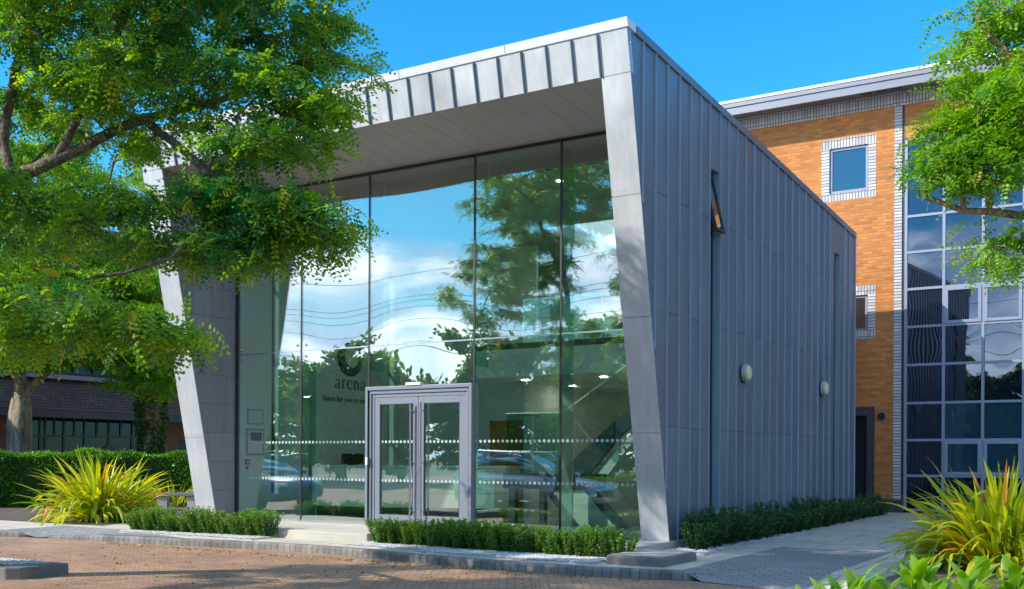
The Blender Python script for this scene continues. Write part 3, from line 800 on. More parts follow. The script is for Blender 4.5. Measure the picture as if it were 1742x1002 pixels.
# fascia
def fp(x, z, o=0.0): return (x, fy(z) - o, z)
zt = ZT0 - COP
MB().hexa([fp(XL - 0.004, ZF, 0.012), fp(XR + 0.004, ZF, 0.012), fp(XR + 0.004, ZF, -0.10), fp(XL - 0.004, ZF, -0.10)],
          [fp(XL - 0.004, zt, 0.012), fp(XR + 0.004, zt, 0.012), fp(XR + 0.004, zt, -0.10), fp(XL - 0.004, zt, -0.10)]).build('fascia', M['zinc'], pav)
mb = MB()
x = XRi - 0.0
xs = []
k = 0
while XRi - 0.42 * k > XLi - 0.01:
    x = XRi - 0.42 * k; k += 1
    if k == 1:
        x += 0.0
    mb.hexa([fp(x - 0.012, ZF - 0.0, 0.045), fp(x + 0.012, ZF - 0.0, 0.045), fp(x + 0.012, ZF, 0.010), fp(x - 0.012, ZF, 0.010)],
            [fp(x - 0.012, zt - 0.012, 0.045), fp(x + 0.012, zt - 0.012, 0.045), fp(x + 0.012, zt - 0.012, 0.010), fp(x - 0.012, zt - 0.012, 0.010)])
mb.split('fascia_seam', M['fascia_seam'], pav)
# soffit with panel lines
MB().prism([(fy(ZF) + 0.10, ZF + 0.10), (fy(ZF) + 0.005, ZF), (GY + 0.04, 6.50), (GY + 0.04, 6.60)], 'x', XLi, XRi).build('soffit', M['soffit'], pav)
mb = MB()
for k in range(1, 22):
    x = XRi - 0.42 * k
    if x < XLi + 0.05: break
    y0, y1 = fy(ZF) + 0.02, GY - 0.04
    zz = lambda y: ZF + (y - fy(ZF) - 0.005) * (6.50 - ZF) / (GY + 0.04 - fy(ZF) - 0.005) - 0.001
    mb.hexa([(x, y0, zz(y0) - 0.0015), (x + 0.005, y0, zz(y0) - 0.0015), (x + 0.005, y1, zz(y1) - 0.0015), (x, y1, zz(y1) - 0.0015)],
            [(x, y0, zz(y0)), (x + 0.005, y0, zz(y0)), (x + 0.005, y1, zz(y1)), (x, y1, zz(y1))])
mb.split('soffit_joint', M['seam'], pav)
# roof deck and ceiling
RLX, RLY = (-12.1, -9.0), (20.4, 24.0)      # rooflight over the mezzanine
mb = MB(); mc = MB()
cz = lambda y: 6.50 - (y - GY - .05) * 0.0463
for xa, xb, ya, yb in ((XL + 0.252, RLX[0], YT + .25, YB), (RLX[1], XR - 0.302, YT + .25, YB), (RLX[0], RLX[1], YT + .25, RLY[0]), (RLX[0], RLX[1], RLY[1], YB)):
    mb.prism([(ya, rz(ya) - .28), (ya, rz(ya) - .14), (yb, rz(yb) - .14), (yb, rz(yb) - .28)], 'x', xa, xb)
    xa, xb, ya, yb = max(xa, -16.3), min(xb, -7.14), max(ya, GY + .05), min(yb, YB - .2)
    mc.prism([(ya, cz(ya)), (yb, cz(yb)), (yb, cz(yb) + .07), (ya, cz(ya) + .07)], 'x', xa, xb)
mb.build('roof', M['zinc'], pav); mc.build('ceiling', M['ceiling'], pav)
mb = MB()
for xa, xb, ya, yb in ((RLX[0] - .05, RLX[0], *RLY), (RLX[1], RLX[1] + .05, *RLY), (RLX[0] - .05, RLX[1] + .05, RLY[0] - .05, RLY[0]), (RLX[0] - .05, RLX[1] + .05, RLY[1], RLY[1] + .05)):
    mb.prism([(ya, cz(ya) + .071), (yb, cz(yb) + .071), (yb, rz(yb) - .281), (ya, rz(ya) - .281)], 'x', xa, xb)
mb.build('rooflight_upstand', M['mezz'], pav)
MB().prism([(RLY[0] - .05, rz(RLY[0] - .05) - .139), (RLY[1] + .05, rz(RLY[1] + .05) - .139), (RLY[1] + .05, rz(RLY[1] + .05) - .119), (RLY[0] - .05, rz(RLY[0] - .05) - .119)], 'x', RLX[0] - .05, RLX[1] + .05).build('rooflight_opal', M['opal'], pav)
# dark ventilation slot in the ceiling behind the glass
MB().prism([(15.93, 6.40), (16.15, 6.39), (16.15, 6.20), (15.93, 6.21)], 'x', -16.29, -7.15).build('blind_box', M['frame_dark'], pav)
# coping: white edge around the roof
cop = MB()
o = 0.03
cop.hexa([fp(XL - o, zt, o), fp(XR + o, zt, o), (XR + o, fy(zt) + 0.25, zt - 0.017), (XL - o, fy(zt) + 0.25, zt - 0.017)],
         [fp(XL - o, ZT0, o + 0.012), fp(XR + o, ZT0, o + 0.012), (XR + o, fy(ZT0) + 0.25, ZT0 - 0.017), (XL - o, fy(ZT0) + 0.25, ZT0 - 0.017)])
cop.build('coping', M['white_coping'], pav)
for (xa, xb) in ((XR - 0.22, XR + o), (XL - o, XL + 0.22)):
    y0 = fy(ZT0) + 0.252
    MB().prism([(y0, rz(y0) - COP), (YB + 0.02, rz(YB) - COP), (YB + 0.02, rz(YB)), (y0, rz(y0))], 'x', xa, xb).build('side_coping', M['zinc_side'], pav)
mb = MB()
for k in range(1, 6):
    x = XR - 1.98 * k
    mb.hexa([fp(x, zt + 0.003, o + 0.003), fp(x + 0.008, zt + 0.003, o + 0.003), fp(x + 0.008, zt + 0.003, o - 0.002), fp(x, zt + 0.003, o - 0.002)],
            [fp(x, ZT0 - 0.003, o + 0.016), fp(x + 0.008, ZT0 - 0.003, o + 0.016), fp(x + 0.008, ZT0 - 0.003, o), fp(x, ZT0 - 0.003, o)])
mb.split('coping_joint', M['seam'], pav)
# standing seams of the side wall
sy = [13.55, 13.99, 14.42, 14.85, 15.29, 15.72, 16.12, 16.505, 16.975, 17.34] + [17.74 + 0.4335 * i for i in range(14)] + [24.53, 24.95, 25.43]
mb = MB()
for y in sy:
    top = rz(y) - COP - 0.006
    z0 = 0.0 if y > 15.0 else (15.0 - y) / 0.2093 - 0.0
    z0 = max(z0 - 0.02, 0.0)
    if y <= 14.9:
        z0 = (15.0 - y + 0.015) / 0.2093
    if abs(y - 16.73) < 0.2: continue
    mb.box(XR, XR + 0.030, y - 0.009, y + 0.009, z0, top)
mb.split('standing_seam', M['seam'], pav)
# staggered sheet joints
mb = MB()
allb = [14.0, 14.42, 14.85, 15.29, 15.72, 16.12, 16.505, None, 16.975, 17.34] + [17.74 + 0.4335 * i for i in range(14)] + [None, 24.53, 24.95, 25.43]
k = 0
for a, b in zip(allb[:-1], allb[1:]):
    k += 1
    if a is None or b is None: continue
    for j, z in enumerate((1.71, 3.42, 5.14)):
        if j and (k + j) % 2: continue
        if fy(z) > a: continue
        mb.box(XR, XR + 0.004, a + 0.012, b - 0.012, z, z + 0.012)
mb.split('sheet_joint', M['seam_dark'], pav)
MB().box(XR - 0.28, XR - 0.02, 15.1, YB - 0.05, -0.14, -0.021).build('base_vent', M['black'], pav)
MB().box(XLi, XRi, YB - 0.18, YB, 0, 6.2).build('back_wall', M['white_wall'], pav)
MB().box(XLi + 0.04, XRi - 0.04, GY - 0.06, YB - 0.18, 0.0, 0.012).build('floor', M['floor_in'], pav)
# slot windows
def slot(x_out, s, sgn, open_top=False):
    y0, y1, z0, z1 = s
    f = MB(); xm = x_out - sgn * 0.135
    f.box(xm - 0.03, xm + 0.03, y0, y0 + 0.05, z0, z1); f.box(xm - 0.03, xm + 0.03, y1 - 0.05, y1, z0, z1)
    tr = [z0, z0 + 0.05, 1.72, 1.78, 3.35, 3.41, 4.85, 4.91, z1 - 0.05, z1]
    for a, b in zip(tr[0::2], tr[1::2]): f.box(xm - 0.03, xm + 0.03, y0 + 0.05, y1 - 0.05, a, b)
    w_ = f.build('window', M['frame_dark'], pav)
    MB().box(xm - 0.008, xm + 0.008, y0 + 0.05, y1 - 0.05, z0 + 0.05, 4.85 if open_top else z1 - 0.05).build('pane', M['glass_side'], w_)
    MB().box(x_out - 0.24 if sgn > 0 else x_out - 0.03, x_out + 0.03 if sgn > 0 else x_out + 0.24, y0 + 0.003, y1 - 0.003, z0 - 0.03, z0 + 0.012).build('sill', M['zinc'], w_)
    return w_
w1 = slot(XR, SLR[0], 1, True)
slot(XR, SLR[1], 1)
slot(XL, SLL[0], -1); slot(XL, SLL[1], -1)
# blue-grey jamb linings, given a lighter colour as if they were lit
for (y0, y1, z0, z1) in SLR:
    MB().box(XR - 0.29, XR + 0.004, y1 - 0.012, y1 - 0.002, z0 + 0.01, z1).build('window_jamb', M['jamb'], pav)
# sash pushed open at its foot
sm_ = MB()
y0, y1, z0, z1 = SLR[0][0] + 0.03, SLR[0][1] - 0.03, 4.93, 5.93
pA = Vector((XR - 0.13, 0, z1)); pB = Vector((XR + 0.10, 0, z0 + 0.02))
d = (pB - pA); nrm = Vector((d.z, 0, -d.x)).normalized() * -0.025
def sq(y, t, s): v = pA + d * t + nrm * s; return (v.x, y, v.z)
for ya, yb, ta, tb in ((y0, y0 + 0.045, 0, 1), (y1 - 0.045, y1, 0, 1), (y0 + 0.045, y1 - 0.045, 0, 0.05), (y0 + 0.045, y1 - 0.045, 0.95, 1)):
    sm_.hexa([sq(ya, ta, -1), sq(yb, ta, -1), sq(yb, ta, 1), sq(ya, ta, 1)], [sq(ya, tb, -1), sq(yb, tb, -1), sq(yb, tb, 1), sq(ya, tb, 1)])
osash = sm_.build('open_sash', M['frame_dark'], w1)
MB().hexa([sq(y0 + 0.045, 0.05, -.3), sq(y1 - 0.045, 0.05, -.3), sq(y1 - 0.045, 0.05, .3), sq(y0 + 0.045, 0.05, .3)],
          [sq(y0 + 0.045, 0.95, -.3), sq(y1 - 0.045, 0.95, -.3), sq(y1 - 0.045, 0.95, .3), sq(y0 + 0.045, 0.95, .3)]).build('sash_pane', M['glass_side'], w1)

# ---- glazing
mull = [XLi, -14.575, -12.89, -10.54, -8.82, XRi]
TZ = 3.29
DX0, DX1, DZ = -12.90, -10.53, 2.53
for i in range(5):
    a, b = mull[i] + 0.017, mull[i + 1] - 0.017
    bowed_pane('glass_pane', M['glass'], pav, a, b, TZ + 0.012, 6.50, GY, (-.004, .005, -.012, .006, -.005)[i])
    z0 = DZ + 0.004 if i == 2 else 0.03
    bowed_pane('glass_pane', M['glass'], pav, a, b, z0, TZ - 0.012, GY, (.004, -.005, .002, -.004, .005)[i])
for x in mull[1:-1]:
    z0 = DZ if x in (-12.89, -10.54) else 0.0
    MB().box(x - 0.017, x + 0.017, GY - 0.014, GY + 0.012, z0, 6.50).build('mullion', M['black'], pav)
MB().box(XLi, XLi + 0.04, GY - 0.03, GY + 0.03, 0, 6.5).build('mullion', M['black'], pav)
MB().box(XLi + 0.04, XRi, GY - 0.022, GY + 0.03, 6.455, 6.4995).build('head_channel', M['black'], pav)
mb = MB()
for i in range(5): mb.box(mull[i] + 0.012, mull[i + 1] - 0.012, GY - 0.011, GY + 0.011, TZ - 0.0115, TZ + 0.0115)
mb.build('transom', M['steel'], pav)
mb = MB()
for i in range(5):
    if i != 2: mb.box(mull[i] + 0.012, mull[i + 1] - 0.012, GY - 0.02, GY + 0.02, 0.0125, 0.03)
mb.split('sill_channel', M['steel'], pav)
for x in mull[1:-1]:
    zb = 0.013 if x not in (-12.89, -10.54) else DZ + 0.3
    f = MB().box(x - 0.008, x + 0.008, GY + 0.03, GY + 0.42, zb, 6.40).build('glass_fin', M['glass_inner'], pav)
    MB().box(x - 0.0085, x + 0.0085, GY + 0.42, GY + 0.427, zb, 6.40).build('fin_edge', M['glass_edge'], f)
for x in mull[:-1]:
    mb = MB()
    for sxx in ((1,) if x == mull[0] else (-1, 1)):
        for szz in (-1, 1):
            cx_, cz_ = x + sxx * 0.11, TZ + szz * 0.11
            mb.bar((cx_, GY - 0.03, cz_), (cx_, GY + 0.05, cz_), 0.025, 12)
        mb.bar((x + sxx * 0.11, GY + 0.04, TZ - 0.11), (x + sxx * 0.11, GY + 0.04, TZ + 0.11), 0.008, 6)
    mb.build('spider_fitting', M['steel'], pav, smooth=False)
# rows of frosted dots
for i in range(5):
    mb = MB()
    a, b = mull[i] + 0.05, mull[i + 1] - 0.03
    n = int((b - a) / 0.087)
    for k in range(n + 1):
        x = a + (b - a) * k / n
        if i == 2: continue
        if i == 0 and k < 4: continue
        for z in (0.82, 1.525): mb.disc((x, GY - 0.010, z), (0, 1, 0), 0.027, 0.002, 14)
    if i != 2: tag(mb.build('frosted_dots', M['frost'], pav), kind='stuff')
# ---- entrance door
dr = MB()
for k, (o1, dep) in enumerate(((0.0, 0.10), (0.06, 0.07), (0.12, 0.045))):
    a, b, t = DX0 + o1, DX1 - o1, DZ - o1 * 1.1
    wv = 0.058
    y0 = GY - dep
    dr.box(a, a + wv, y0, GY + 0.05, 0, t); dr.box(b - wv, b, y0, GY + 0.05, 0, t)
    dr.box(a + wv, b - wv, y0, GY + 0.05, t - wv * 1.1, t)
dfr = dr.build('door_frame', M['door_grey'], pav, bevel=0.004)
MB().box(DX0 + 0.06, DX0 + 0.0635, GY - 0.099, GY - 0.07, 0.02, DZ - 0.065).box(DX1 - 0.0635, DX1 - 0.06, GY - 0.099, GY - 0.07, 0.02, DZ - 0.065).split('gasket', M['black'], dfr)
MB().box(DX0 + 0.95, DX0 + 1.28, GY - 0.12, GY - 0.03, DZ + 0.004, DZ + 0.055).build('door_sensor', M['paper'], dfr)
MB().box(DX0 + 0.035, DX0 + 0.075, GY - 0.13, GY - 0.102, 1.10, 1.24).build('access_reader', M['paper'], dfr)
xm = -11.72
ix0, ix1, it = DX0 + 0.181, DX1 - 0.181, DZ - 0.20
for (a, b) in ((ix0, xm - 0.004), (xm + 0.004, ix1)):
    lf = MB(); y0, y1 = GY - 0.035, GY + 0.025
    st = 0.115
    lf.box(a, a + st, y0, y1, 0.02, it); lf.box(b - st, b, y0, y1, 0.02, it)
    lf.box(a + st, b - st, y0, y1, it - 0.12, it); lf.box(a + st, b - st, y0, y1, 0.02, 0.20)
    leaf = lf.build('door_leaf', M['door_grey'], pav, bevel=0.003)
    MB().box(a + st, b - st, GY - 0.006, GY + 0.006, 0.20, it - 0.12).build('door_glass', M['glass'], leaf)
    g = MB()
    for q in (a + st, b - st - 0.008): g.box(q, q + 0.008, y0 - 0.003, y0 + 0.01, 0.20, it - 0.12)
    g.box(a + st + 0.008, b - st - 0.008, y0 - 0.003, y0 + 0.01, it - 0.128, it - 0.12); g.box(a + st + 0.008, b - st - 0.008, y0 - 0.003, y0 + 0.01, 0.20, 0.208)
    g.build('gasket', M['black'], leaf)
    hx = b - 0.10 if b < xm + 0.1 else a + 0.10
    hx = xm - 0.125 if b < xm + 0.1 else xm + 0.115
    h = MB(); hy = GY - 0.115
    h.bar((hx, hy, 0.09), (hx, hy, 2.22), 0.019, 12)
    for zz in (0.28, 1.15, 2.08): h.bar((hx, hy, zz), (hx, GY - 0.034, zz), 0.012, 8)
    h.build('handle', M['steel'], leaf, smooth=False)
    d_ = MB(); n = int((b - a - 2 * st) / 0.087)
    for k in range(n + 1):
        x = a + st + 0.04 + (b - a - 2 * st - 0.08) * k / n
        for z in (0.82, 1.525): d_.disc((x, GY - 0.0085, z), (0, 1, 0), 0.027, 0.002, 14)
    tag(d_.build('frosted_dots', M['frost'], leaf), kind='stuff')
MB().disc((xm - 0.05, GY - 0.042, 0.98), (0, 1, 0), 0.022, 0.012, 12).box(xm + 0.03, xm + 0.06, GY - 0.05, GY - 0.035, 0.92, 1.06).build('lock', M['steel'], dfr)

# ---- interior
MB().box(-12.9, -7.14, 19.0, YB - 0.18, 2.93, 3.50).build('mezzanine_floor', M['mezz'], pav)
MB().box(-12.9, -7.14, 18.985, 19.0, 3.50, 3.62).build('mezzanine_trim', M['frame_dark'], pav)
mb = MB()
for k in range(6):
    x = -11.7 + k * 0.9
    if x + 0.87 > -7.15: break
    mb.box(x, x + 0.87, 19.03, 19.045, 3.62, 4.50)
mb.split('glass_balustrade', M['glass_inner'], pav)
mb = MB()
for k in range(6):
    x = -11.72 + k * 0.9
    if x > -7.15: break
    mb.box(x, x + 0.025, 19.02, 19.06, 3.62, 4.50)
mb.box(-11.72, -7.2, 19.02, 19.06, 4.501, 4.52)
mb.split('balustrade_post', M['steel'], pav)
MB().box(-12.9, -12.75, 21.0, YB - 0.18, 0.012, 2.93).box(-16.3, -12.9, 21.5, 21.6, 0.012, 6.2).split('partition', M['white_wall'], pav)
MB().box(-14.2, -13.1, 21.44, 21.499, 0.012, 2.2).build('inner_door_frame', M['white_wall'], pav)
MB().box(-14.1, -13.2, 21.40, 21.4395, 0.013, 2.12).build('inner_door', M['timber'], pav)
mb = MB()
for (x, y) in ((-12.2, 19.9), (-10.3, 19.9), (-8.6, 20.4), (-12.2, 22.0), (-10.3, 22.5), (-8.2, 22.5)): mb.disc((x, y, 2.925), (0, 0, 1), 0.075, 0.012, 16)
mb.split('downlight', M['downlight'], pav)  # partly extra downlights, with raised glow, added to brighten the interior
mb = MB()
for (x, y) in ((-15.0, 16.7), (-13.6, 16.7), (-10.0, 17.5), (-8.4, 17.4)): mb.disc((x, y, 6.5 - (y - GY - .05) * 0.0459 - 0.006), (0, 0, 1), 0.07, 0.012, 16)
mb.split('downlight', M['ring_light'], pav)  # the two above the desk are added to light it

# reception desk
dk = thing('reception_desk', (-14.2, 18.0, 0.012), 'long pale curved reception desk just inside the glass left of the doors', 'desk')
mb = MB(); mt = MB(); mp_ = MB()
pts = []
for k in range(15):
    t = k / 14; x = -16.1 + 4.0 * t; y = 17.45 + 1.1 * t * t * 0.9 + 0.1 * t
    pts.append((x, y))
for (a, b) in zip(pts[:-1], pts[1:]):
    def seg(m_, d0, d1, z0, z1):
        m_.hexa([(a[0], a[1] + d0, z0), (b[0], b[1] + d0, z0), (b[0], b[1] + d1, z0), (a[0], a[1] + d1, z0)],
                [(a[0], a[1] + d0, z1), (b[0], b[1] + d0, z1), (b[0], b[1] + d1, z1), (a[0], a[1] + d1, z1)])
    seg(mb, 0, 0.55, 0.20, 0.50); seg(mb, 0, 0.55, 0.508, 1.02); seg(mt, -0.03, 0.6, 1.03, 1.075); seg(mp_, 0.05, 0.5, 0.012, 0.198)
mb.build('front_panel', M['desk'], dk); mt.build('desk_top', M['desk'], dk); mp_.build('plinth', M['desk_base'], dk)
mo = thing('monitor', (-15.3, 17.8, 1.075), 'small black monitor standing on the reception desk', 'monitor')
MB().box(-15.62, -15.02, 17.86, 17.90, 1.10, 1.32).build('screen', M['screen'], mo)
MB().box(-15.42, -15.22, 17.82, 17.96, 1.076, 1.10).build('stand', M['screen'], mo)
vs_ = thing('flower_vase', (-12.35, 18.2, 1.075), 'glass vase of blue flowers at the right end of the reception desk', 'vase')
mb = MB()
for z0, z1, r0, r1 in ((1.076, 1.12, .06, .09), (1.12, 1.22, .09, .095), (1.22, 1.30, .095, .05), (1.30, 1.34, .05, .07)): mb.bar((-12.35, 18.35, z0), (-12.35, 18.35, z1), r0, 14, r1)
mb.build('vase_body', M['vase'], vs_, smooth=True)
mb = MB(); rr_ = random.Random(3)
for k in range(16):
    a = rr_.uniform(0, 6.28); r = rr_.uniform(0, 0.14); mb.ball((-12.35 + r * math.cos(a), 18.35 + r * math.sin(a), 1.42 + rr_.uniform(-.06, .08)), 0.035, 6, 4)
mb.build('flower_heads', M['flower'], vs_)
# wall logo on the left inner wall
LX = -16.30
sg = thing('wall_sign', (LX, 18.9, 2.9), 'dark ring emblem over the word arena and its slogan on the pale left inner wall', 'sign')
def ring(cy, cz, ry, rzz, hy_, hz_, hry, hrz, x0, x1, n=48, rot_=0.0):
    mb = MB(); vs = []; fs = []
    for k in range(n):
        t = 2 * math.pi * k / n
        o_ = (cy + ry * math.cos(t), cz + rzz * math.sin(t)); i_ = (hy_ + hry * math.cos(t), hz_ + hrz * math.sin(t))
        vs += [(x1, *o_), (x1, *i_), (x0, *o_), (x0, *i_)]
    for k in range(n):
        a = 4 * k; b = 4 * ((k + 1) % n)
        fs += [(a, b, b + 1, a + 1), (a, a + 2, b + 2, b), (a + 1, b + 1, b + 3, a + 3)]
    return mb.add(vs, fs)
ring(18.905, 3.52, 0.425, 0.435, 18.975, 3.565, 0.27, 0.275, LX, LX + 0.03).build('emblem_rim', M['logo_brown'], sg)
ring(18.935, 3.515, 0.365, 0.375, 18.985, 3.555, 0.285, 0.29, LX + 0.03, LX + 0.04).build('emblem_ring', M['logo_blue'], sg)
def stroke(mb, pts, ws, x0, x1):
    """brush stroke in the y-z plane with a width per point"""
    n = len(pts); L_, R_ = [], []
    for i, p in enumerate(pts):
        a = Vector(pts[max(i - 1, 0)]); b = Vector(pts[min(i + 1, n - 1)]); d = (b - a).normalized(); nn = Vector((-d.y, d.x)) * ws[i] / 2
        L_.append((p[0] + nn.x, p[1] + nn.y)); R_.append((p[0] - nn.x, p[1] - nn.y))
    for i in range(n - 1):
        q = [L_[i], R_[i], R_[i + 1], L_[i + 1]]
        mb.add([(x1, *c) for c in q] + [(x0, *c) for c in q], [(0, 1, 2, 3), (0, 4, 5, 1), (1, 5, 6, 2), (2, 6, 7, 3), (3, 7, 4, 0)])
def arc(cx_, cz_, rx, rz_, a0, a1, n=10): return [(cx_ + rx * math.cos(R(a0 + (a1 - a0) * i / n)), cz_ + rz_ * math.sin(R(a0 + (a1 - a0) * i / n))) for i in range(n + 1)]
TK, TN = 0.030, 0.012
def tw(n, a, b, c=None): 
    c = a if c is None else c
    return [a + (b - a) * (i / (n / 2)) if i <= n / 2 else b + (c - b) * ((i - n / 2) / (n / 2)) for i in range(n + 1)]
def g_a(mb, o, z, h):
    p = arc(o + .075, z + h * .74, .055, h * .24, 170, 10, 10); stroke(mb, p, tw(10, .020, .012, .030), LX, LX + .012)
    stroke(mb, [(o + .130, z + h * .78), (o + .130, z + h * .16), (o + .145, z + .01), (o + .165, z + .012)], [TK, TK, .02, .01], LX, LX + .012)
    p = [(o + .128, z + h * .58), (o + .08, z + h * .52), (o + .03, z + h * .38), (o + .018, z + h * .22), (o + .035, z + h * .05), (o + .07, z + .008), (o + .128, z + h * .22)]
    stroke(mb, p, [.010, .012, .022, .030, .022, .012, .010], LX, LX + .012); return 0.185
def serif(mb, o, z, w_=0.07): stroke(mb, [(o - w_ / 2, z + .005), (o + w_ / 2, z + .005)], [.010, .010], LX, LX + .012)
def g_r(mb, o, z, h):
    stroke(mb, [(o + .045, z), (o + .045, z + h)], [TK, TK], LX, LX + .012); serif(mb, o + .045, z); stroke(mb, [(o + .01, z + h - .012), (o + .045, z + h)], [.008, .012], LX, LX + .012)
    stroke(mb, [(o + .055, z + h * .72), (o + .085, z + h * .92), (o + .115, z + h * .97), (o + .135, z + h * .88)], [.010, .014, .022, .030], LX, LX + .012); return 0.155
def g_e(mb, o, z, h):
    p = [(o + .03, z + h * .58), (o + .15, z + h * .58)] ; stroke(mb, p, [.010, .010], LX, LX + .012)
    p = arc(o + .09, z + h * .5, .068, h * .49, 10, 320, 18); stroke(mb, p, [.016 if i < 3 else (.012 + .02 * math.sin(math.pi * (i - 3) / 15)) for i in range(19)], LX, LX + .012); return 0.185
def g_n(mb, o, z, h):
    for q in (.045, .150): serif(mb, o + q, z)
    stroke(mb, [(o + .045, z), (o + .045, z + h)], [TK, TK], LX, LX + .012); stroke(mb, [(o + .01, z + h - .012), (o + .045, z + h)], [.008, .012], LX, LX + .012)
    stroke(mb, [(o + .055, z + h * .72), (o + .085, z + h * .93), (o + .12, z + h * .97), (o + .148, z + h * .82), (o + .150, z)], [.010, .014, .022, .028, TK], LX, LX + .012); return 0.205
mb = MB(); yy = 18.40; H_ = 0.205
sc_ = 1.13
for g in (g_a, g_r, g_e, g_n, g_a):
    m2 = MB(); adv = g(m2, 0.0, 0.0, H_)
    mb.add([(v[0], yy + v[1] * sc_, 2.79 + v[2]) for v in m2.v], m2.f)
    yy += (adv + 0.012) * sc_
mb.build('word_arena', M['logo_brown'], sg)
def text(name, s, size, width, origin, rot_, mat, parent, shear=0.0, ext=0.004):
    cu = bpy.data.curves.new(name, 'FONT'); cu.body = s; cu.size = size; cu.extrude = ext; cu.shear = shear
    t = bpy.data.objects.new(name, cu); col.objects.link(t)
    bpy.context.view_layer.update()
    me = bpy.data.meshes.new_from_object(t.evaluated_get(bpy.context.evaluated_depsgraph_get()))
    bpy.data.objects.remove(t, do_unlink=True)
    xs_ = [v.co.x for v in me.vertices]; k = width / (max(xs_) - min(xs_)) if width else 1
    for v in me.vertices: v.co.x *= k
    me.name = name
    me.transform(Matrix.Translation(Vector(origin)) @ Matrix(rot_).to_4x4())
    if parent: me.transform(parent_world(parent).inverted())
    me.materials.clear(); me.materials.append(mat)
    o_ = bpy.data.objects.new(name, me); col.objects.link(o_); o_.parent = parent
    return o_
text('slogan', 'Space for you to perform', 0.17, 1.86, (LX + 0.008, 18.0, 2.50), ((0, 0, 1), (1, 0, 0), (0, 1, 0)), M['logo_brown'], sg)
# notice boards, call point
nb = thing('notice_board', (LX, 15.97, 2.05), 'upper white framed notice on the inner wall by the glass', 'notice board')
MB().box(LX, LX + 0.02, 15.75, 16.19, 1.90, 2.22).build('frame', M['frame_grey'], nb); MB().box(LX + 0.02, LX + 0.023, 15.78, 16.16, 1.93, 2.19).build('paper_sheet', M['paper'], nb)
nb = thing('notice_board', (LX, 15.97, 1.55), 'lower notice board with a dark picture on the inner wall by the glass', 'notice board')
MB().box(LX, LX + 0.02, 15.72, 16.22, 1.27, 1.82).build('frame', M['frame_grey'], nb); MB().box(LX + 0.02, LX + 0.023, 15.76, 16.18, 1.31, 1.78).build('paper_sheet', M['mezz'], nb); MB().box(LX + 0.023, LX + 0.026, 15.82, 16.14, 1.57, 1.74).build('dark_picture', M['screen'], nb)
fc = thing('fire_call_point', (LX, 15.75, 1.12), 'small red fire alarm call point on the inner wall below the notices', 'alarm point')
MB().box(LX, LX + 0.04, 15.70, 15.80, 1.08, 1.19).build('red_box', M['red'], fc); MB().box(LX + 0.04, LX + 0.043, 15.725, 15.775, 1.11, 1.16).build('push_plate', M['paper'], fc); MB().box(LX, LX + 0.02, 15.72, 15.78, 0.98, 1.05).build('instruction_plate', M['red'], fc)
# staircase behind the right hand panes
st = thing('staircase', (-9.6, 17.6, 0.012), 'dark steel and plaster staircase with glass rails behind the right hand panes', 'staircase')
MB().box(-11.08, -9.56, 17.28, 18.6, 0.66, 0.95).build('landing', M['stair_dark'], st)
MB().box(-10.95, -10.83, 17.30, 17.42, 0.013, 0.66).box(-10.95, -10.83, 18.4, 18.52, 0.013, 0.66).split('leg', M['stair_dark'], st)
MB().prism([(-9.54, .95), (-9.12, .66), (-8.45, .013), (-8.70, .013), (-9.35, .66), (-9.56, .70)], 'y', 17.28, 17.36).build('lower_stringer', M['stair_dark'], st)
MB().prism([(-10.2, .655), (-9.36, .655), (-8.71, .013), (-9.58, .013)], 'y', 17.34, 18.55).build('lower_flight', M['stair_light'], st)
MB().prism([(-10.20, .655), (-10.08, .655), (-9.46, .013), (-9.60, .013)], 'y', 17.29, 17.338).build('lower_stringer', M['stair_dark'], st)
MB().prism([(-10.0, .955), (-8.80, 1.95), (-7.2, 3.3), (-7.2, 2.95), (-8.75, 1.62), (-9.35, .955)], 'y', 17.50, 17.58).build('upper_stringer', M['stair_dark'], st)
MB().prism([(-9.30, .955), (-8.75, 1.50), (-7.2, 2.85), (-7.2, 2.70), (-8.6, 1.44), (-9.0, .955)], 'y', 17.585, 18.55).build('upper_flight', M['stair_light'], st)
mb = MB()
for k in range(9):
    x = -9.25 + k * 0.22; z = 1.12 + k * 0.19
    mb.box(x, x + 0.26, 17.60, 18.5, z, z + 0.035)
mb.split('tread', M['stair_light'], st)
mb = MB()
for p, q in (((-11.04, 17.31, 2.08), (-9.79, 17.31, 2.08)), ((-9.79, 17.31, 2.08), (-8.63, 17.54, 2.91)), ((-8.63, 17.54, 2.91), (-8.3, 17.54, 2.91)), ((-9.16, 18.5, 2.05), (-7.4, 18.5, 3.35)), ((-11.04, 17.31, 2.08), (-11.04, 18.58, 2.08)), ((-10.3, 18.58, 2.08), (-9.4, 18.58, 1.0))): mb.bar(p, q, 0.014, 8)
mb.split('handrail', M['rail'], st)
MB().box(-11.03, -10.45, 17.305, 17.317, .955, 2.06).box(-10.43, -9.82, 17.305, 17.317, .955, 2.06).split('glass_rail', M['glass_inner'], st)
# indoor plant at right
ip = thing('indoor_plant', (-8.2, 19.9, 0.012), 'green leafy potted plant beyond the stairs at the right edge of the glass', 'plant')
mb = MB(); mb.bar((-8.2, 18.75, .013), (-8.2, 18.75, .55), .17, 16, .22); mb.build('pot', M['logo_brown'], ip)
rng = np.random.default_rng(4); n = 900
c = np.array([-8.2, 18.75, 2.0]) + norm(rng.normal(0, 1, (n, 3))) * rng.uniform(0.2, 1, (n, 1)) * np.array([.42, .42, .75])
V, F, t = simple_leaves(rng, c, rng.normal(0, 1, (n, 3)) - [0, 0, .4], .14, .05); np_mesh('foliage', V, F, M['leaf_right'], t, ip)
mb = MB(); mb.bar((-8.2, 18.75, .5), (-8.15, 18.75, 1.9), .03, 8, .015); mb.build('stem', M['bark'], ip)

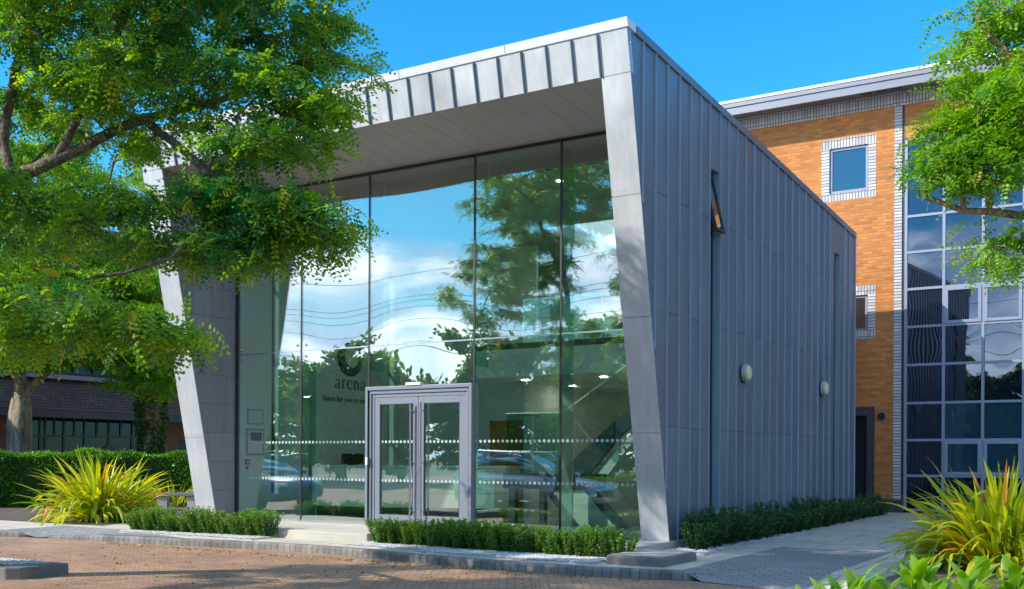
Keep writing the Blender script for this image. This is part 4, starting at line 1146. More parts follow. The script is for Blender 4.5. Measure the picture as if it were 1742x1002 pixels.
# wall lamps on the side wall
def wall_lamp(y, z, label):
    t = thing('wall_lamp', (XR, y, z), label, 'wall lamp', 'round bulkhead lamps on the side wall')
    b_ = MB(); b_.bar((XR + 0.032, y, z), (XR + 0.10, y, z), 0.150, 28, 0.146); b_.bar((XR + 0.10, y, z), (XR + 0.125, y, z), 0.146, 28, 0.125)
    b_.build('body', M['lamp_body'], t, smooth=False)
    g_ = MB(); g_.bar((XR + 0.1255, y, z), (XR + 0.145, y, z), 0.118, 28, 0.09); g_.build('diffuser', M['lamp_lens'], t)
    MB().box(XR + 0.002, XR + 0.031, y - 0.05, y + 0.05, z - 0.18, z + 0.05).build('bracket', M['frame_dark'], t)
wall_lamp(18.09, 2.74, 'round cream lamp on the zinc side wall nearer the slot with the open sash')
wall_lamp(22.80, 2.74, 'round cream lamp on the zinc side wall nearer the orange brick building')

# ================================================================== OFFICE BLOCK (orange brick)
ob = thing('office_block', (-5, 27.2, 0), 'orange brick office block with a gridded blue glass curtain wall and a deep grey eave', 'building')
BY = 27.2
x0, x1 = -14.0, 12.0
WU = (-7.94, -6.61, 7.69, 9.27)      # upper window with white surround
# brick wall cut round the openings: bands
GX0 = -5.93
def wallband(mb, xa, xb, za, zb): mb.box(xa, xb, BY, BY + 0.35, za, zb)
mb = MB()
wo = (-7.75, -6.80, 7.90, 9.03)
lo = (-7.75, -6.80, 4.42, 5.31)
do = (-7.75, -6.80, 0.05, 2.33)
wallband(mb, x0, -7.75, 0.28, 10.2)
for (a, b) in ((do[3], lo[2]), (lo[3], wo[2]), (wo[3], 10.2)): wallband(mb, -7.75, wo[1], a, b)
wallband(mb, wo[1], -6.17, 0.28, 10.2)
mb.build('brick_wall', M['brick_orange'], ob)
MB().box(wo[1], GX0, BY - 0.03, BY + 0.349, -0.2, 0.278).build('plinth', M['brick_purple'], ob)
MB().box(x0, -7.75, BY - 0.03, BY + 0.349, -0.2, 0.278).build('plinth', M['brick_purple'], ob)
# white soldier surrounds, 4 mm proud
def surround(mb, mh, x0_, x1_, z0_, z1_, o_, t=0.195, mi=0):
    y0_, y1_ = BY - 0.006, BY + 0.15
    mb.box(x0_ - t, x1_ + t, y0_, y1_, z1_, z1_ + t + 0.04); mb.box(x0_ - t, x1_ + t, y0_, y1_, z0_ - t, z0_)
    mh.box(x0_ - t, x0_, y0_, y1_, z0_, z1_); mh.box(x1_, x1_ + t, y0_, y1_, z0_, z1_)
m1, m2 = MB(), MB()
surround(m1, m2, wo[0], wo[1], wo[2], wo[3], 0)
surround(m1, m2, lo[0], lo[1], lo[2], lo[3], 0)
m1.split('window_surround', M['brick_white'], ob); m2.split('window_surround', M['brick_whiteh'], ob)
m1 = MB(); m1.box(do[0] - .2, do[1] + .19, BY - .006, BY + .15, do[3], do[3] + .22); m1.box(do[1], do[1] + .19, BY - .006, BY + .15, 0.279, do[3]); m1.build('door_surround', M['brick_purple'], ob)
def window(b, nm='window'):
    f = MB(); t = 0.065
    f.box(b[0], b[0] + t, BY + .04, BY + .12, b[2], b[3]); f.box(b[1] - t, b[1], BY + .04, BY + .12, b[2], b[3])
    f.box(b[0] + t, b[1] - t, BY + .04, BY + .12, b[2], b[2] + t); f.box(b[0] + t, b[1] - t, BY + .04, BY + .12, b[3] - t, b[3])
    f = f.build(nm, M['frame_grey'], ob, bevel=0.006)
    MB().box(b[0] + t, b[1] - t, BY + .075, BY + .085, b[2] + t, b[3] - t).build('pane', M['win_glass'], f)
window(wo); window(lo)
# louvred plant door
f = MB().box(do[0], do[1], BY + .12, BY + .16, do[2], do[3]).build('louvre_door', M['louvre'], ob)
mb = MB()
for k in range(44):
    z = 0.12 + k * 0.05
    mb.hexa([(do[0] + .06, BY + .085, z), (do[1] - .08, BY + .085, z), (do[1] - .08, BY + .118, z + .03), (do[0] + .06, BY + .118, z + .03)],
            [(do[0] + .06, BY + .085, z + .008), (do[1] - .08, BY + .085, z + .008), (do[1] - .08, BY + .118, z + .038), (do[0] + .06, BY + .118, z + .038)])
mb.build('louvre_slats', M['louvre'], f)
MB().bar((-6.44, BY - 0.07, 2.31), (-6.44, BY, 2.31), 0.085, 20).build('wall_vent', M['black'], ob)
# white brick strip beside the glazing
MB().box(-6.168, -5.99, BY - 0.004, BY + 0.349, 0.279, 9.84).build('brick_pier', M['brick_whiteh'], ob)
MB().box(-5.99, GX0, BY + 0.02, BY + 0.349, 0.279, 9.84).build('pier_return', M['brick_purple'], ob)
# soldier band under the eave
MB().box(x0, x1, BY - 0.03, BY - 0.001, 9.84, 10.17).build('soldier_band', M['brick_white'], ob)
MB().box(GX0, x1, BY + 0.0, BY + 0.35, 9.0, 9.839).build('brick_wall', M['brick_orange'], ob)
# curtain wall: grid of frames and panes
cx0 = -5.89; pw = 0.868
cols_ = [cx0 + pw * k for k in range(14)]
rows_ = [0.04, 0.86, 1.72, 2.61, 3.53, 4.45, 5.36, 6.25, 7.12, 8.05, 8.99]
fr = MB()
for x in cols_: fr.box(x - 0.032, x + 0.032, BY - 0.02, BY + 0.10, rows_[0], rows_[-1])
for z in rows_:
    for a, b in zip(cols_[:-1], cols_[1:]): fr.box(a + 0.032, b - 0.032, BY - 0.016, BY + 0.10, z - 0.03, z + 0.03)
cw = fr.build('curtain_wall_frame', M['frame_grey'], ob)
rnd = random.Random(5)
for i, (a, b) in enumerate(zip(cols_[:-1], cols_[1:])):
    for j, (z0_, z1_) in enumerate(zip(rows_[:-1], rows_[1:])):
        if i > 5: 
            pass
        sash = (j in (5, 1)) and i >= 1
        e = 0.032
        m_ = M['curtain_b'] if (j in (1, 2, 3) and i >= 1) and (j != 3) else M['curtain']
        if sash:
            fm = MB(); t = 0.07; y0_, y1_ = BY - 0.045, BY + 0.02
            A, B, C_, D = a + e, b - e, z0_ + 0.03, z1_ - 0.03
            fm.box(A, A + t, y0_, y1_, C_, D); fm.box(B - t, B, y0_, y1_, C_, D); fm.box(A + t, B - t, y0_, y1_, C_, C_ + t); fm.box(A + t, B - t, y0_, y1_, D - t, D)
            s_ = fm.build('opening_sash', M['frame_grey'], ob, bevel=0.006)
            MB().box(A + t, B - t, BY - 0.01, BY + 0.0, C_ + t, D - t).build('pane', m_, s_)
        else:
            bowed_pane('curtain_pane', m_, ob, a + e, b - e, z0_ + .03, z1_ - .03, BY + .03, rnd.choice((-1, 1)) * rnd.uniform(.0015, .0035), .008, 8, rnd.uniform(-.0008, .0008))
MB().box(GX0, x1, BY + 0.12, BY + 0.349, 0, 9.0).build('core_wall', M['black'], ob)
# eave: soffit, fascia boards, gutter
EY = BY - 0.85
MB().box(x0, x1, EY + 0.05, BY + 0.34, 10.18, 10.22).build('eave_soffit', M['eave_soffit'], ob)
MB().box(x0, x1, EY, EY + 0.05, 10.03, 10.22).build('fascia', M['fascia_grey'], ob)
MB().box(x0, x1, EY - 0.03, EY + 0.05, 10.225, 10.33).build('fascia', M['fascia_grey'], ob)
MB().box(x0, x1, EY - 0.01, EY + 0.05, 10.2205, 10.2245).build('fascia_gap', M['fascia_line'], ob)
MB().box(x0, x1, EY - 0.05, EY + 0.20, 10.335, 10.40).build('roof_edge', M['white_coping'], ob)
MB().prism([(EY + 0.2, 10.34), (EY + 0.2, 10.38), (38, 12.2), (38, 12.1)], 'x', x0, x1).build('roof', M['zinc'], ob)
MB().box(x0, x1, 38, 38.3, 0, 12).box(x1, x1 + .3, BY, 38, 0, 10.2).box(x0 - .3, x0, BY, 38, 0, 10.2).split('rear_wall', M['brick_orange'], ob)
mb = MB()
for k in range(3): mb.box(-6.9 + .35 * k, -6.65 + .35 * k, BY - .5, BY - .2, 10.17, 10.179)
mb.split('soffit_vent', M['fascia_line'], ob)
MB().prism([(-9.6, 10.62), (-9.5, 10.70), (-8.75, 10.72), (-8.65, 10.64)], 'y', EY + 1.0, EY + 1.8).build('rooflight_cap', M['timber'], ob)

# ================================================================== BROWN BRICK BUILDING, left
bb = thing('brown_brick_house', (-36, 27, 0), 'brown brick building with dark tiled roofs and a glazed entrance behind the hedge', 'building')
BX = -36.0
mb = MB()
eg = (23.6, 29.6, 0.0, 2.75)
def wy(mb, a, b, z0_, z1_): mb.box(BX - 0.35, BX, a, b, z0_, z1_)
wy(mb, 8, eg[0], -.2, 7.6); wy(mb, eg[1], 30.9, -.2, 7.6); wy(mb, 32.2, 46, -.2, 7.6); wy(mb, 30.9, 32.2, 1.9, 7.6)
uw = [(10.5, 13.5), (15.6, 18.6), (20.6, 21.8), (25.0, 27.6), (29.2, 30.8), (33, 36), (38, 41)]
za, zb = 4.35, 5.9
wy(mb, eg[0], eg[1], eg[3], 4.35)
wy(mb, eg[0], eg[1], 5.9, 7.6); wy(mb, eg[0], 25.0, za, zb); wy(mb, 27.6, 29.2, za, zb)
mb.build('brick_wall', M['brick_brown'], bb)
for k, (a, b) in enumerate(uw):
    off_ = 0 if (a, b) in ((25.0, 27.6),) else 0.012
    f = MB(); X0, X1 = BX - .1 + (0.1 if off_ else 0), BX + .03
    n = max(2, int((b - a) / 0.75))
    for i in range(n + 1):
        y = a + (b - a) * i / n; f.box(X0, X1, y - .03, y + .03, za, zb)
    for z in (za, zb - .06):
        for i in range(n): f.box(X0, X1, a + (b - a) * i / n + .03, a + (b - a) * (i + 1) / n - .03, z, z + .06)
    f = f.build('window', M['frame_dark'], bb)
    MB().box(BX - .05 if not off_ else BX + 0.001, BX - .03 if not off_ else BX + .012, a + .03, b - .03, za + .06, zb - .06).build('pane', M['old_glass'], f)
# glazed entrance
f = MB(); X0, X1 = BX - .12, BX - .02
vy = [23.6, 24.5, 24.72, 25.5, 26.4, 27.5, 28.6, 29.6]
vy2 = [23.6, 24.5, 24.72, 25.1, 25.5, 25.95, 26.4, 26.95, 27.5, 28.05, 28.6, 29.1, 29.6]
for y in vy: f.box(X0, X1, y - .05, y + .05, 0, 1.97)
for y in vy2: f.box(X0, X1, y - .035, y + .035, 2.03, 2.75)
f.box(X0 - .01, X1 + .01, 23.55, 29.65, 1.97, 2.03); f.box(X0 - .01, X1 + .01, 23.55, 29.65, 2.70, 2.78)
f = f.build('entrance_frame', M['frame_dark'], bb)
for a, b in zip(vy[:-1], vy[1:]): MB().box(X0 + .04, X0 + .06, a + .05, b - .05, 0, 1.97).build('pane', M['old_glass'], f)
for a, b in zip(vy2[:-1], vy2[1:]): MB().box(X0 + .04, X0 + .06, a + .035, b - .035, 2.03, 2.70).build('pane', M['old_glass'], f)
d_ = MB(); d_.add([(X1 + .001, 26.5, 0.9), (X1 + .001, 27.45, 1.75), (X1 + .001, 27.45, 0.9)], [(0, 1, 2)]); d_.add([(X1 + .001, 27.55, 0.9), (X1 + .001, 27.55, 1.75), (X1 + .001, 28.5, 0.9)], [(0, 1, 2)])
d_.build('door_panel', M['logo_brown'], f)
MB().box(BX - .35, BX - .2, 30.9, 32.2, -.2, 1.9).build('dark_recess', M['black'], bb)
# lean-to roof over the entrance, tiles
MB().prism([(BX + 1.5, 2.95), (BX + 0.001, 4.1), (BX + 0.001, 3.98), (BX + 1.5, 2.85)], 'y', 8, 46).build('canopy_roof', M['tiles'], bb)
MB().box(BX + 1.5, BX + 1.62, 8, 46, 2.62, 2.9).build('canopy_fascia', M['frame_dark'], bb)
MB().box(BX + 1.5, BX + 1.66, 8, 46, 2.905, 2.97).build('gutter', mottled('gutter_red', (0.13, 0.045, 0.04), 0.5), bb)
MB().box(BX + .003, BX + 1.5, 8, 46, 2.70, 2.74).build('canopy_soffit', M['frame_dark'], bb)
MB().box(BX + 0.002, BX + 0.25, 8, 46, 4.12, 4.28).build('lead_flashing', M['fascia_grey'], bb)
# main roof
MB().prism([(BX + .55, 7.45), (BX - 6, 11.6), (BX - 12, 7.45), (BX - 12, 7.3), (BX - 6, 11.4), (BX + .5, 7.35)], 'y', 7.6, 46.4).build('roof', M['tiles'], bb)
MB().box(BX + .5, BX + .62, 7.6, 46.4, 7.33, 7.47).build('gutter', M['fascia_grey'], bb)
MB().box(BX - 12, BX - 11.65, 8, 46, -.2, 7.3).prism([(BX - .35, -.2), (BX - .35, 7.3), (BX - 6, 11.3), (BX - 11.65, 7.3), (BX - 11.65, -.2)], 'y', 8.0, 8.3).build('gable_wall', M['brick_brown_x'], bb)

# ================================================================== TREES
def make_tree(name, loc, label, seed, limbs, blobs, mat_leaf, mat_bark, leaf_kw, trunk_pts=None, trunk_r=None, group=None, **kw):
    t = thing(name, loc, label, 'tree', group)
    bv, bf, lv, lf, lt, rng = grow_tree(seed, limbs, blobs, leaf_kw, **kw)
    np_mesh('crown', lv, lf, mat_leaf, lt, t)
    np_mesh('branches', bv, bf, mat_bark, None, t, smooth=True)
    if trunk_pts:
        tv, tf = trunk_mesh(rng, trunk_pts, trunk_r)
        np_mesh('trunk', tv, tf, mat_bark, None, t, smooth=True)
    return t
def tpath(a, b, n, wob=0.06, seed=0):
    r = random.Random(seed); return [(a[0] + (b[0] - a[0]) * i / n + (r.uniform(-wob, wob) if 0 < i < n else 0), a[1] + (b[1] - a[1]) * i / n + (r.uniform(-wob, wob) if 0 < i < n else 0), a[2] + (b[2] - a[2]) * i / n) for i in range(n + 1)]

# 1. the big spreading robinia that reaches in from the left
T0 = (-13.3, 7.35, -0.15)
fork = (-13.15, 7.35, 2.9)
limbs = [
    ([fork, (-12.4, 7.35, 4.0), (-11.8, 7.34, 4.35), (-10.9, 7.6, 4.6), (-9.9, 8.0, 5.0), (-8.9, 8.4, 5.2)], None),
    ([(-11.6, 7.4, 4.5), (-11.65, 7.45, 5.1), (-11.3, 7.5, 6.0), (-10.8, 7.6, 7.2)], 0),
    ([(-10.9, 7.6, 4.6), (-10.2, 7.6, 5.4), (-9.6, 7.7, 6.3)], 0),
    ([fork, (-12.2, 7.1, 3.0), (-11.0, 6.9, 2.7), (-9.95, 6.73, 2.88), (-9.2, 7.2, 3.1), (-8.8, 7.45, 3.25)], 0),
    ([fork, (-13.2, 7.5, 4.6), (-13.4, 7.9, 6.4), (-13.5, 8.1, 8.2)], 0),
    ([(-13.2, 7.5, 4.6), (-14.2, 6.6, 5.8), (-15.4, 6.0, 6.6)], 0),
    ([(-13.3, 7.7, 5.4), (-13.0, 9.2, 6.4), (-12.6, 10.3, 7.0)], 0),
    ([(-12.4, 7.35, 4.0), (-11.9, 5.9, 4.9), (-11.3, 4.9, 5.6)], 0),
    ([fork, (-13.2, 6.2, 3.7), (-13.0, 4.4, 4.3)], 0), ([(-11.0, 6.9, 2.7), (-10.4, 5.6, 3.4), (-9.7, 4.6, 3.6)], 0),
    ([(-9.9, 8.0, 5.0), (-9.0, 8.1, 4.3), (-8.2, 8.5, 3.9)], 0),
]
blobs = [
    ((-8.4, 8.4, 5.8), (1.0, 1.0, 1.1), 247), ((-8.4, 8.4, 4.75), (0.85, 0.9, 0.5), 117),
    ((-8.65, 8.25, 3.72), (0.8, 0.75, 0.45), 156), ((-8.0, 8.6, 3.70), (0.5, 0.45, 0.34), 71), ((-9.6, 7.9, 3.95), (0.9, 0.9, 0.5), 110),
    ((-9.7, 7.8, 5.5), (0.95, 0.9, 0.9), 162), ((-10.9, 7.4, 6.0), (1.1, 1.0, 1.0), 169),
    ((-9.5, 8.2, 7.0), (1.4, 1.3, 0.9), 221), ((-11.1, 7.3, 4.2), (0.9, 0.9, 0.6), 65),
    ((-8.9, 6.3, 2.6), (0.8, 0.75, 0.32), 80), ((-8.0, 6.7, 2.45), (0.42, 0.42, 0.2), 28), ((-10.2, 6.5, 2.75), (0.8, 0.8, 0.40), 65),
    ((-12.0, 8.0, 7.8), (1.9, 1.8, 1.1), 312), ((-14.0, 7.4, 7.8), (1.8, 1.8, 1.2), 299), ((-15.2, 6.2, 6.6), (1.5, 1.6, 1.2), 273),
    ((-12.6, 10.0, 6.8), (1.5, 1.2, 1.2), 190), ((-11.6, 4.9, 5.4), (1.6, 1.4, 1.1), 240), ((-10.2, 6.0, 7.0), (1.6, 1.5, 1.0), 190),
    ((-14.2, 9.2, 5.2), (1.5, 1.3, 1.2), 190), ((-12.9, 7.2, 9.0), (1.7, 1.6, 0.9), 200), ((-13.0, 4.0, 4.4), (1.5, 1.2, 0.8), 170),
    ((-14.6, 5.4, 4.4), (1.3, 1.2, 0.8), 120), ((-12.9, 8.6, 4.4), (1.0, 1.0, 0.8), 80), ((-10.8, 4.8, 4.2), (1.1, 1.0, 0.6), 100), ((-9.8, 4.2, 3.8), (1.0, 0.9, 0.5), 80),
]
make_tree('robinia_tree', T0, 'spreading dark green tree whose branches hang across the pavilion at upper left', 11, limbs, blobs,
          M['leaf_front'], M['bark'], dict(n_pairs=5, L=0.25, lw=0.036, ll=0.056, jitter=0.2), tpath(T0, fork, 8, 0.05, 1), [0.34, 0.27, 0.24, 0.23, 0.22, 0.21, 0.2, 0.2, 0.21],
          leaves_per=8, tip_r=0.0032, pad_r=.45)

# 2. the bright tree that reaches in from the right
T1 = (0.4, 14.4, -0.13)
fork = (0.3, 14.2, 2.6)
limbs = [([fork, (-0.5, 13.2, 3.3), (-1.3, 12.4, 3.75), (-2.0, 11.9, 3.8), (-2.35, 11.7, 3.95)], None),
         ([(-0.5, 13.2, 3.3), (-0.9, 12.7, 4.4), (-1.5, 12.2, 5.2), (-1.9, 11.9, 5.8)], 0),
         ([fork, (0.3, 13.9, 4.6), (0.2, 13.5, 6.4), (0.0, 13.2, 7.6)], 0),
         ([(0.3, 13.9, 4.6), (1.2, 14.4, 5.8), (2.0, 14.8, 6.6)], 0),
         ([(-1.2, 12.45, 3.7), (-1.7, 12.0, 3.35), (-2.1, 11.8, 3.3)], 0)]
blobs = [((-1.6, 12.0, 4.75), (0.72, 0.75, 0.62), 190), ((-1.35, 12.2, 5.75), (0.75, 0.75, 0.75), 190), ((-1.95, 11.7, 4.35), (0.55, 0.5, 0.40), 110),
         ((-1.3, 12.1, 3.55), (0.5, 0.55, 0.45), 95), ((-0.4, 12.7, 4.9), (1.1, 0.9, 1.2), 220), ((-0.6, 12.9, 7.0), (1.2, 1.1, 0.9), 200),
         ((0.8, 13.8, 6.6), (1.6, 1.5, 1.4), 260), ((1.6, 14.6, 5.4), (1.2, 1.2, 1.0), 150)]
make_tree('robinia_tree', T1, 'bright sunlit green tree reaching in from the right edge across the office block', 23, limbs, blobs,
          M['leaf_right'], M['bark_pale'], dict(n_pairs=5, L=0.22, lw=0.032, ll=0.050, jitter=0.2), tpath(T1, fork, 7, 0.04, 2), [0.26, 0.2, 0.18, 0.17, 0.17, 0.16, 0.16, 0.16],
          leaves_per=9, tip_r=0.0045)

# 3/4. the trees behind the hedge on the left
def back_tree(seed, base, tr, label, tall, leafmat_, width, mat_b, low=4.0, extra=None, n=1000):
    b = base; fork = (b[0] + .1, b[1], 3.0)
    limbs = [([fork, (b[0] - .2, b[1] - .1, 5.5), (b[0] - .1, b[1], 8.5), (b[0], b[1], tall - 1.2)], None),
             ([fork, (b[0] + 1.2, b[1] + .9, 4.6), (b[0] + 2.2, b[1] + 1.5, 6.8), (b[0] + 2.6, b[1] + 1.8, 9.0)], 0),
             ([(b[0] - .1, b[1], 5.0), (b[0] + .8, b[1] - 1.4, 6.5), (b[0] + 1.2, b[1] - 2.2, 8.2)], 0),
             ([(b[0] - .1, b[1], 6.0), (b[0] - 1.2, b[1] - 1.2, 7.6), (b[0] - 2.1, b[1] - 1.6, 9.2)], 0)]
    W_ = width
    blobs = [((b[0], b[1], tall - 2.0), (W_ * .8, W_ * .8, 2.0), int(n * .25)), ((b[0] + 1.6, b[1] + 1.0, tall - 4.2), (W_ * .8, W_ * .8, 1.7), int(n * .25)),
             ((b[0] - 1.2, b[1] - 1.0, tall - 4.4), (W_ * .7, W_ * .8, 1.8), int(n * .2)), ((b[0] + .9, b[1] - .6, low + 1.6), (W_ * .95, W_ * .95, 1.3), int(n * .3))]
    if extra: blobs += extra
    return make_tree('robinia_tree', (b[0], b[1], -.15), label, seed, limbs, blobs, leafmat_, mat_b, dict(n_pairs=3, L=0.24, lw=0.05, ll=0.09),
              tpath((b[0], b[1], -.15), fork, 8, .05, seed), [tr * 1.25, tr * 1.05, tr, tr * .97, tr * .95, tr * .95, tr * .98, tr * .9, tr * .75], leaves_per=14, tip_r=0.007, spread=0.55, clump=1.1, pad_r=0.9)
back_tree(31, (-30.3, 19.9), 0.36, 'yellow green tree with a thick forked grey trunk behind the hedge at far left', 12.2, M['leaf_back'], 3.0, M['bark_pale'], 3.6,
          [((-27.5, 20.2, 5.0), (2.2, 2.0, 1.0), 300), ((-29.0, 18.8, 4.4), (1.8, 1.6, .8), 200), ((-30.0, 18.6, 7.0), (2.2, 2.0, 1.4), 220)])
iv = back_tree(37, (-27.75, 22.7), 0.27, 'green tree with an ivy wrapped trunk behind the hedge beside the left column', 10.8, M['leaf_back'], 2.6, M['bark_pale'], 3.2,
          [((-26.3, 22.0, 4.0), (1.5, 1.5, 0.9), 220), ((-27.6, 21.2, 6.0), (1.8, 1.6, 1.4), 220)])
rng = np.random.default_rng(9); n = 3200
ang = rng.uniform(0, 6.28, n); zz = rng.uniform(0.2, 3.3, n) ** 1.0; rr = 0.30 + rng.uniform(0, 0.14, n) + 0.05 * np.sin(zz * 3)
keep = rng.uniform(0, 1, n) < np.clip(1.3 - zz * 0.22, 0.1, 1)
pos = np.stack([-27.72 + rr * np.cos(ang), 22.7 + rr * np.sin(ang), zz], 1)[keep]
V, F, t = simple_leaves(rng, pos, np.stack([np.cos(ang), np.sin(ang), -0.8 + 0 * ang], 1)[keep] + rng.normal(0, .5, (keep.sum(), 3)), .11, .10)
np_mesh('ivy', V, F, M['ivy'], t, iv)
# further trees closing the view at the left
fb = ((-34.5, 37.5), (-30.0, 35.0))
for k, (x, y) in enumerate(fb):
    back_tree(41 + k, (x, y), 0.2, ('tall green tree at the back between the brown house and the pavilion', 'shorter green tree right behind the ivy wrapped one')[k], (13.0, 10.5)[k], M['leaf_back'], 3.0, M['bark'], 4.0, None, 700)

# 5. street trees across the road (seen in the reflections)
proto = None
_r = random.Random(4)
spots = [(-50 + 3.5 * k + _r.uniform(-.6, .6), -20 + _r.uniform(-3, 3), _r.uniform(.92, 1.25)) for k in range(20)]
ordn = ['first', 'second', 'third', 'fourth', 'fifth', 'sixth', 'seventh', 'eighth', 'ninth', 'tenth', 'eleventh', 'twelfth', 'thirteenth', 'fourteenth', 'fifteenth', 'sixteenth', 'seventeenth', 'eighteenth', 'nineteenth', 'twentieth']
def street_tree(seed):
    limbs = [([(0, 0, 1.4), (0, .1, 3), (.1, 0, 5.5)], None), ([(0, .1, 2.4), (1.2, .4, 4.2), (1.9, .6, 5.2)], 0), ([(0, .1, 2.6), (-1.2, -.4, 4.2), (-1.9, .3, 5.4)], 0)]
    blobs = [((0, 0, 5.4), (2.1, 2.1, 1.5), 170), ((1.8, .3, 4.2), (1.5, 1.6, 1.4), 130), ((-1.7, -.2, 4.3), (1.6, 1.6, 1.5), 130), ((0, 0, 2.3), (2.6, 2.4, 1.6), 260)]
    return make_tree('street_tree', (0, 0, 0), 'x', seed, limbs, blobs, M['leaf_dark'], M['bark'], dict(ll=0.30, lw=0.17), tpath((0, 0, -.3), (0, 0, 1.5), 4, .03, seed), [.26, .2, .18, .17, .16],
                     group='trees in the row across the road', leaves_per=22, tip_r=0.010, spread=0.8, leaf_fn='simple', clump=1.3, pad_r=.8, flat=.6)
protos = [street_tree(51), street_tree(52)]
for k, (x, y, s) in enumerate(spots):
    o_ = protos[k] if k < 2 else copy_tree(protos[k % 2])
    o_.location = (x, y, -.3); o_.scale = (s * 1.1, s * 1.1, s * 1.08); o_.rotation_euler = (0, 0, k * 1.3)
    o_['label'] = 'bushy tree across the road, mirrored in the glass, %s in its row from the left' % ordn[k]

# overhead wires on poles across the road (mirrored in the glazing)
wr_ = thing('overhead_wires', (-15, -10, 9), 'overhead wires strung between two wooden poles, seen mirrored in the glass', 'wires')
mb = MB(); 
for zz_, off_ in ((9.3, 0), (9.0, .3), (8.7, 0), (8.0, .3), (10.6, 0), (6.8, 0)):
    P_ = [(-48 + 60 * i / 24, -11 + off_ + 5 * i / 24, zz_ - 1.0 + 4.0 * (i / 24 - .5) ** 2) for i in range(25)]
    for a, b in zip(P_[:-1], P_[1:]): mb.bar(a, b, 0.011, 5)
mb.build('wire', M['black'], wr_)
MB().bar((-48, -11, -.3), (-48, -11, 11), .15, 12, .1).build('pole', M['wood_pole'], wr_)
MB().bar((12, -6, -.3), (12, -6, 11), .15, 12, .1).build('pole', M['wood_pole'], wr_)

# ================================================================== HEDGES AND SHRUBS
def hedge(name, a, b, width, h, label, n, leaf=(.07, .045), z0=-.15, seed=1, cat='hedge', matl=None):
    a = np.array(a, float); b = np.array(b, float); L = np.linalg.norm(b - a); d = (b - a) / L; nrm_ = np.array([-d[1], d[0]])
    t = thing(name, ((a[0] + b[0]) / 2, (a[1] + b[1]) / 2, z0), label, cat)
    rng = np.random.default_rng(seed)
    s = rng.uniform(0, L, n); face = rng.uniform(0, 1, n)
    w_ = np.where(face < .40, -width / 2, np.where(face < .6, width / 2, rng.uniform(-width / 2, width / 2, n)))
    z = np.where(face < .6, rng.uniform(0.0, h, n), h)
    bump = 0.05 * np.sin(s * 2.1) + 0.04 * np.sin(s * 5.3 + z * 3) + rng.normal(0, .035, n)
    nx = np.where(face < .40, -1, np.where(face < .6, 1, 0)); nzv = np.where(face < .6, 0, 1)
    w_ = w_ + nx * bump; z = z + nzv * bump
    pos = np.stack([a[0] + d[0] * s + nrm_[0] * w_, a[1] + d[1] * s + nrm_[1] * w_, z0 + z], 1)
    dirs = np.stack([nrm_[0] * nx, nrm_[1] * nx, nzv + 0.2 + 0 * s], 1) + rng.normal(0, .6, (n, 3))
    cl = np.sin(s * 1.7) * .15 + np.sin(s * 4.1 + z * 4) * .15
    V, F, tt = simple_leaves(rng, pos, dirs, leaf[0], leaf[1], np.clip(.45 + cl + rng.normal(0, .22, n), 0, 1))
    np_mesh('foliage', V, F, matl or M['hedge_leaf'], tt, t)
    q = width / 2 - .05
    def C(p, sg_): return (p[0] + nrm_[0] * q * sg_, p[1] + nrm_[1] * q * sg_)
    pts = [C(a, -1), C(b, -1), C(b, 1), C(a, 1)]
    MB().hexa([(*p, z0) for p in pts], [(*p, z0 + h - .05) for p in pts]).build('inner_twigs', M['hedge_core'], t)
    return t
hedge('hedge', (-34, 9.5), (-24.0, 21.2), 1.1, 1.42, 'long clipped green hedge behind the spiky yellow plants at left', 60000, seed=2)
hedge('hedge', (-18.2, 0.6), (-6, 0.6), .9, 0.9, 'clipped green hedge across the car spaces, seen mirrored in the glass', 14000, leaf=(.12, .08), z0=-.3, seed=3)

def box_shrub(seed, h=.42, w_=.32, n=46, mat='box_leaf'):
    rng = np.random.default_rng(seed)
    t = thing('box_shrub', (0, 0, 0), 'x', 'shrub')
    lp, ld = [], []; mb = MB()
    for k in range(n):
        r = w_ * math.sqrt(rng.uniform(0, 1)) * .55; a = rng.uniform(0, 6.28)
        b0 = np.array([r * math.cos(a) * .6, r * math.sin(a) * .6, 0]); tip = np.array([r * math.cos(a) * 1.7, r * math.sin(a) * 1.5, h * rng.uniform(.74, 1.08) * (1 - .2 * (r / w_))])
        mb.bar(b0, tip, .004, 4, .002)
        m = 60; s = rng.uniform(.08, 1, m)[:, None]; an = rng.uniform(0, 6.28, m)
        lp.append(b0 + (tip - b0) * s + np.stack([np.cos(an), np.sin(an), 0 * an], 1) * .006)
        ld.append(np.stack([np.cos(an), np.sin(an), rng.uniform(.2, 1.3, m)], 1))
    lp = np.concatenate(lp); ld = np.concatenate(ld)
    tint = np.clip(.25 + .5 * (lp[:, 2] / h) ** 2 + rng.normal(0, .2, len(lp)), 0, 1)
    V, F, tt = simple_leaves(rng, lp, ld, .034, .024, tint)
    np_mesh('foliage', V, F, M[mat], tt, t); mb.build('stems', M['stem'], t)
    return t
bp = [box_shrub(61 + k, h=.44 + .03 * (k % 3)) for k in range(4)]
used = [False] * 4; cnt_ = 0
rs = random.Random(12)
def row(pts, text_, group, sc=1.0):
    global cnt_
    for k, (x, y, z) in enumerate(pts):
        v = cnt_ % 4; cnt_ += 1
        o_ = copy_tree(bp[v]) if used[v] else bp[v]
        used[v] = True
        o_.location = (x + rs.uniform(-.03, .03), y + rs.uniform(-.04, .04), z); o_.rotation_euler = (0, 0, rs.uniform(0, 6))
        q = sc * rs.uniform(.88, 1.14); o_.scale = (q * rs.uniform(1.0, 1.15), q, q)
        o_['label'] = text_ % ordn[k]; o_['group'] = group
nL = 11
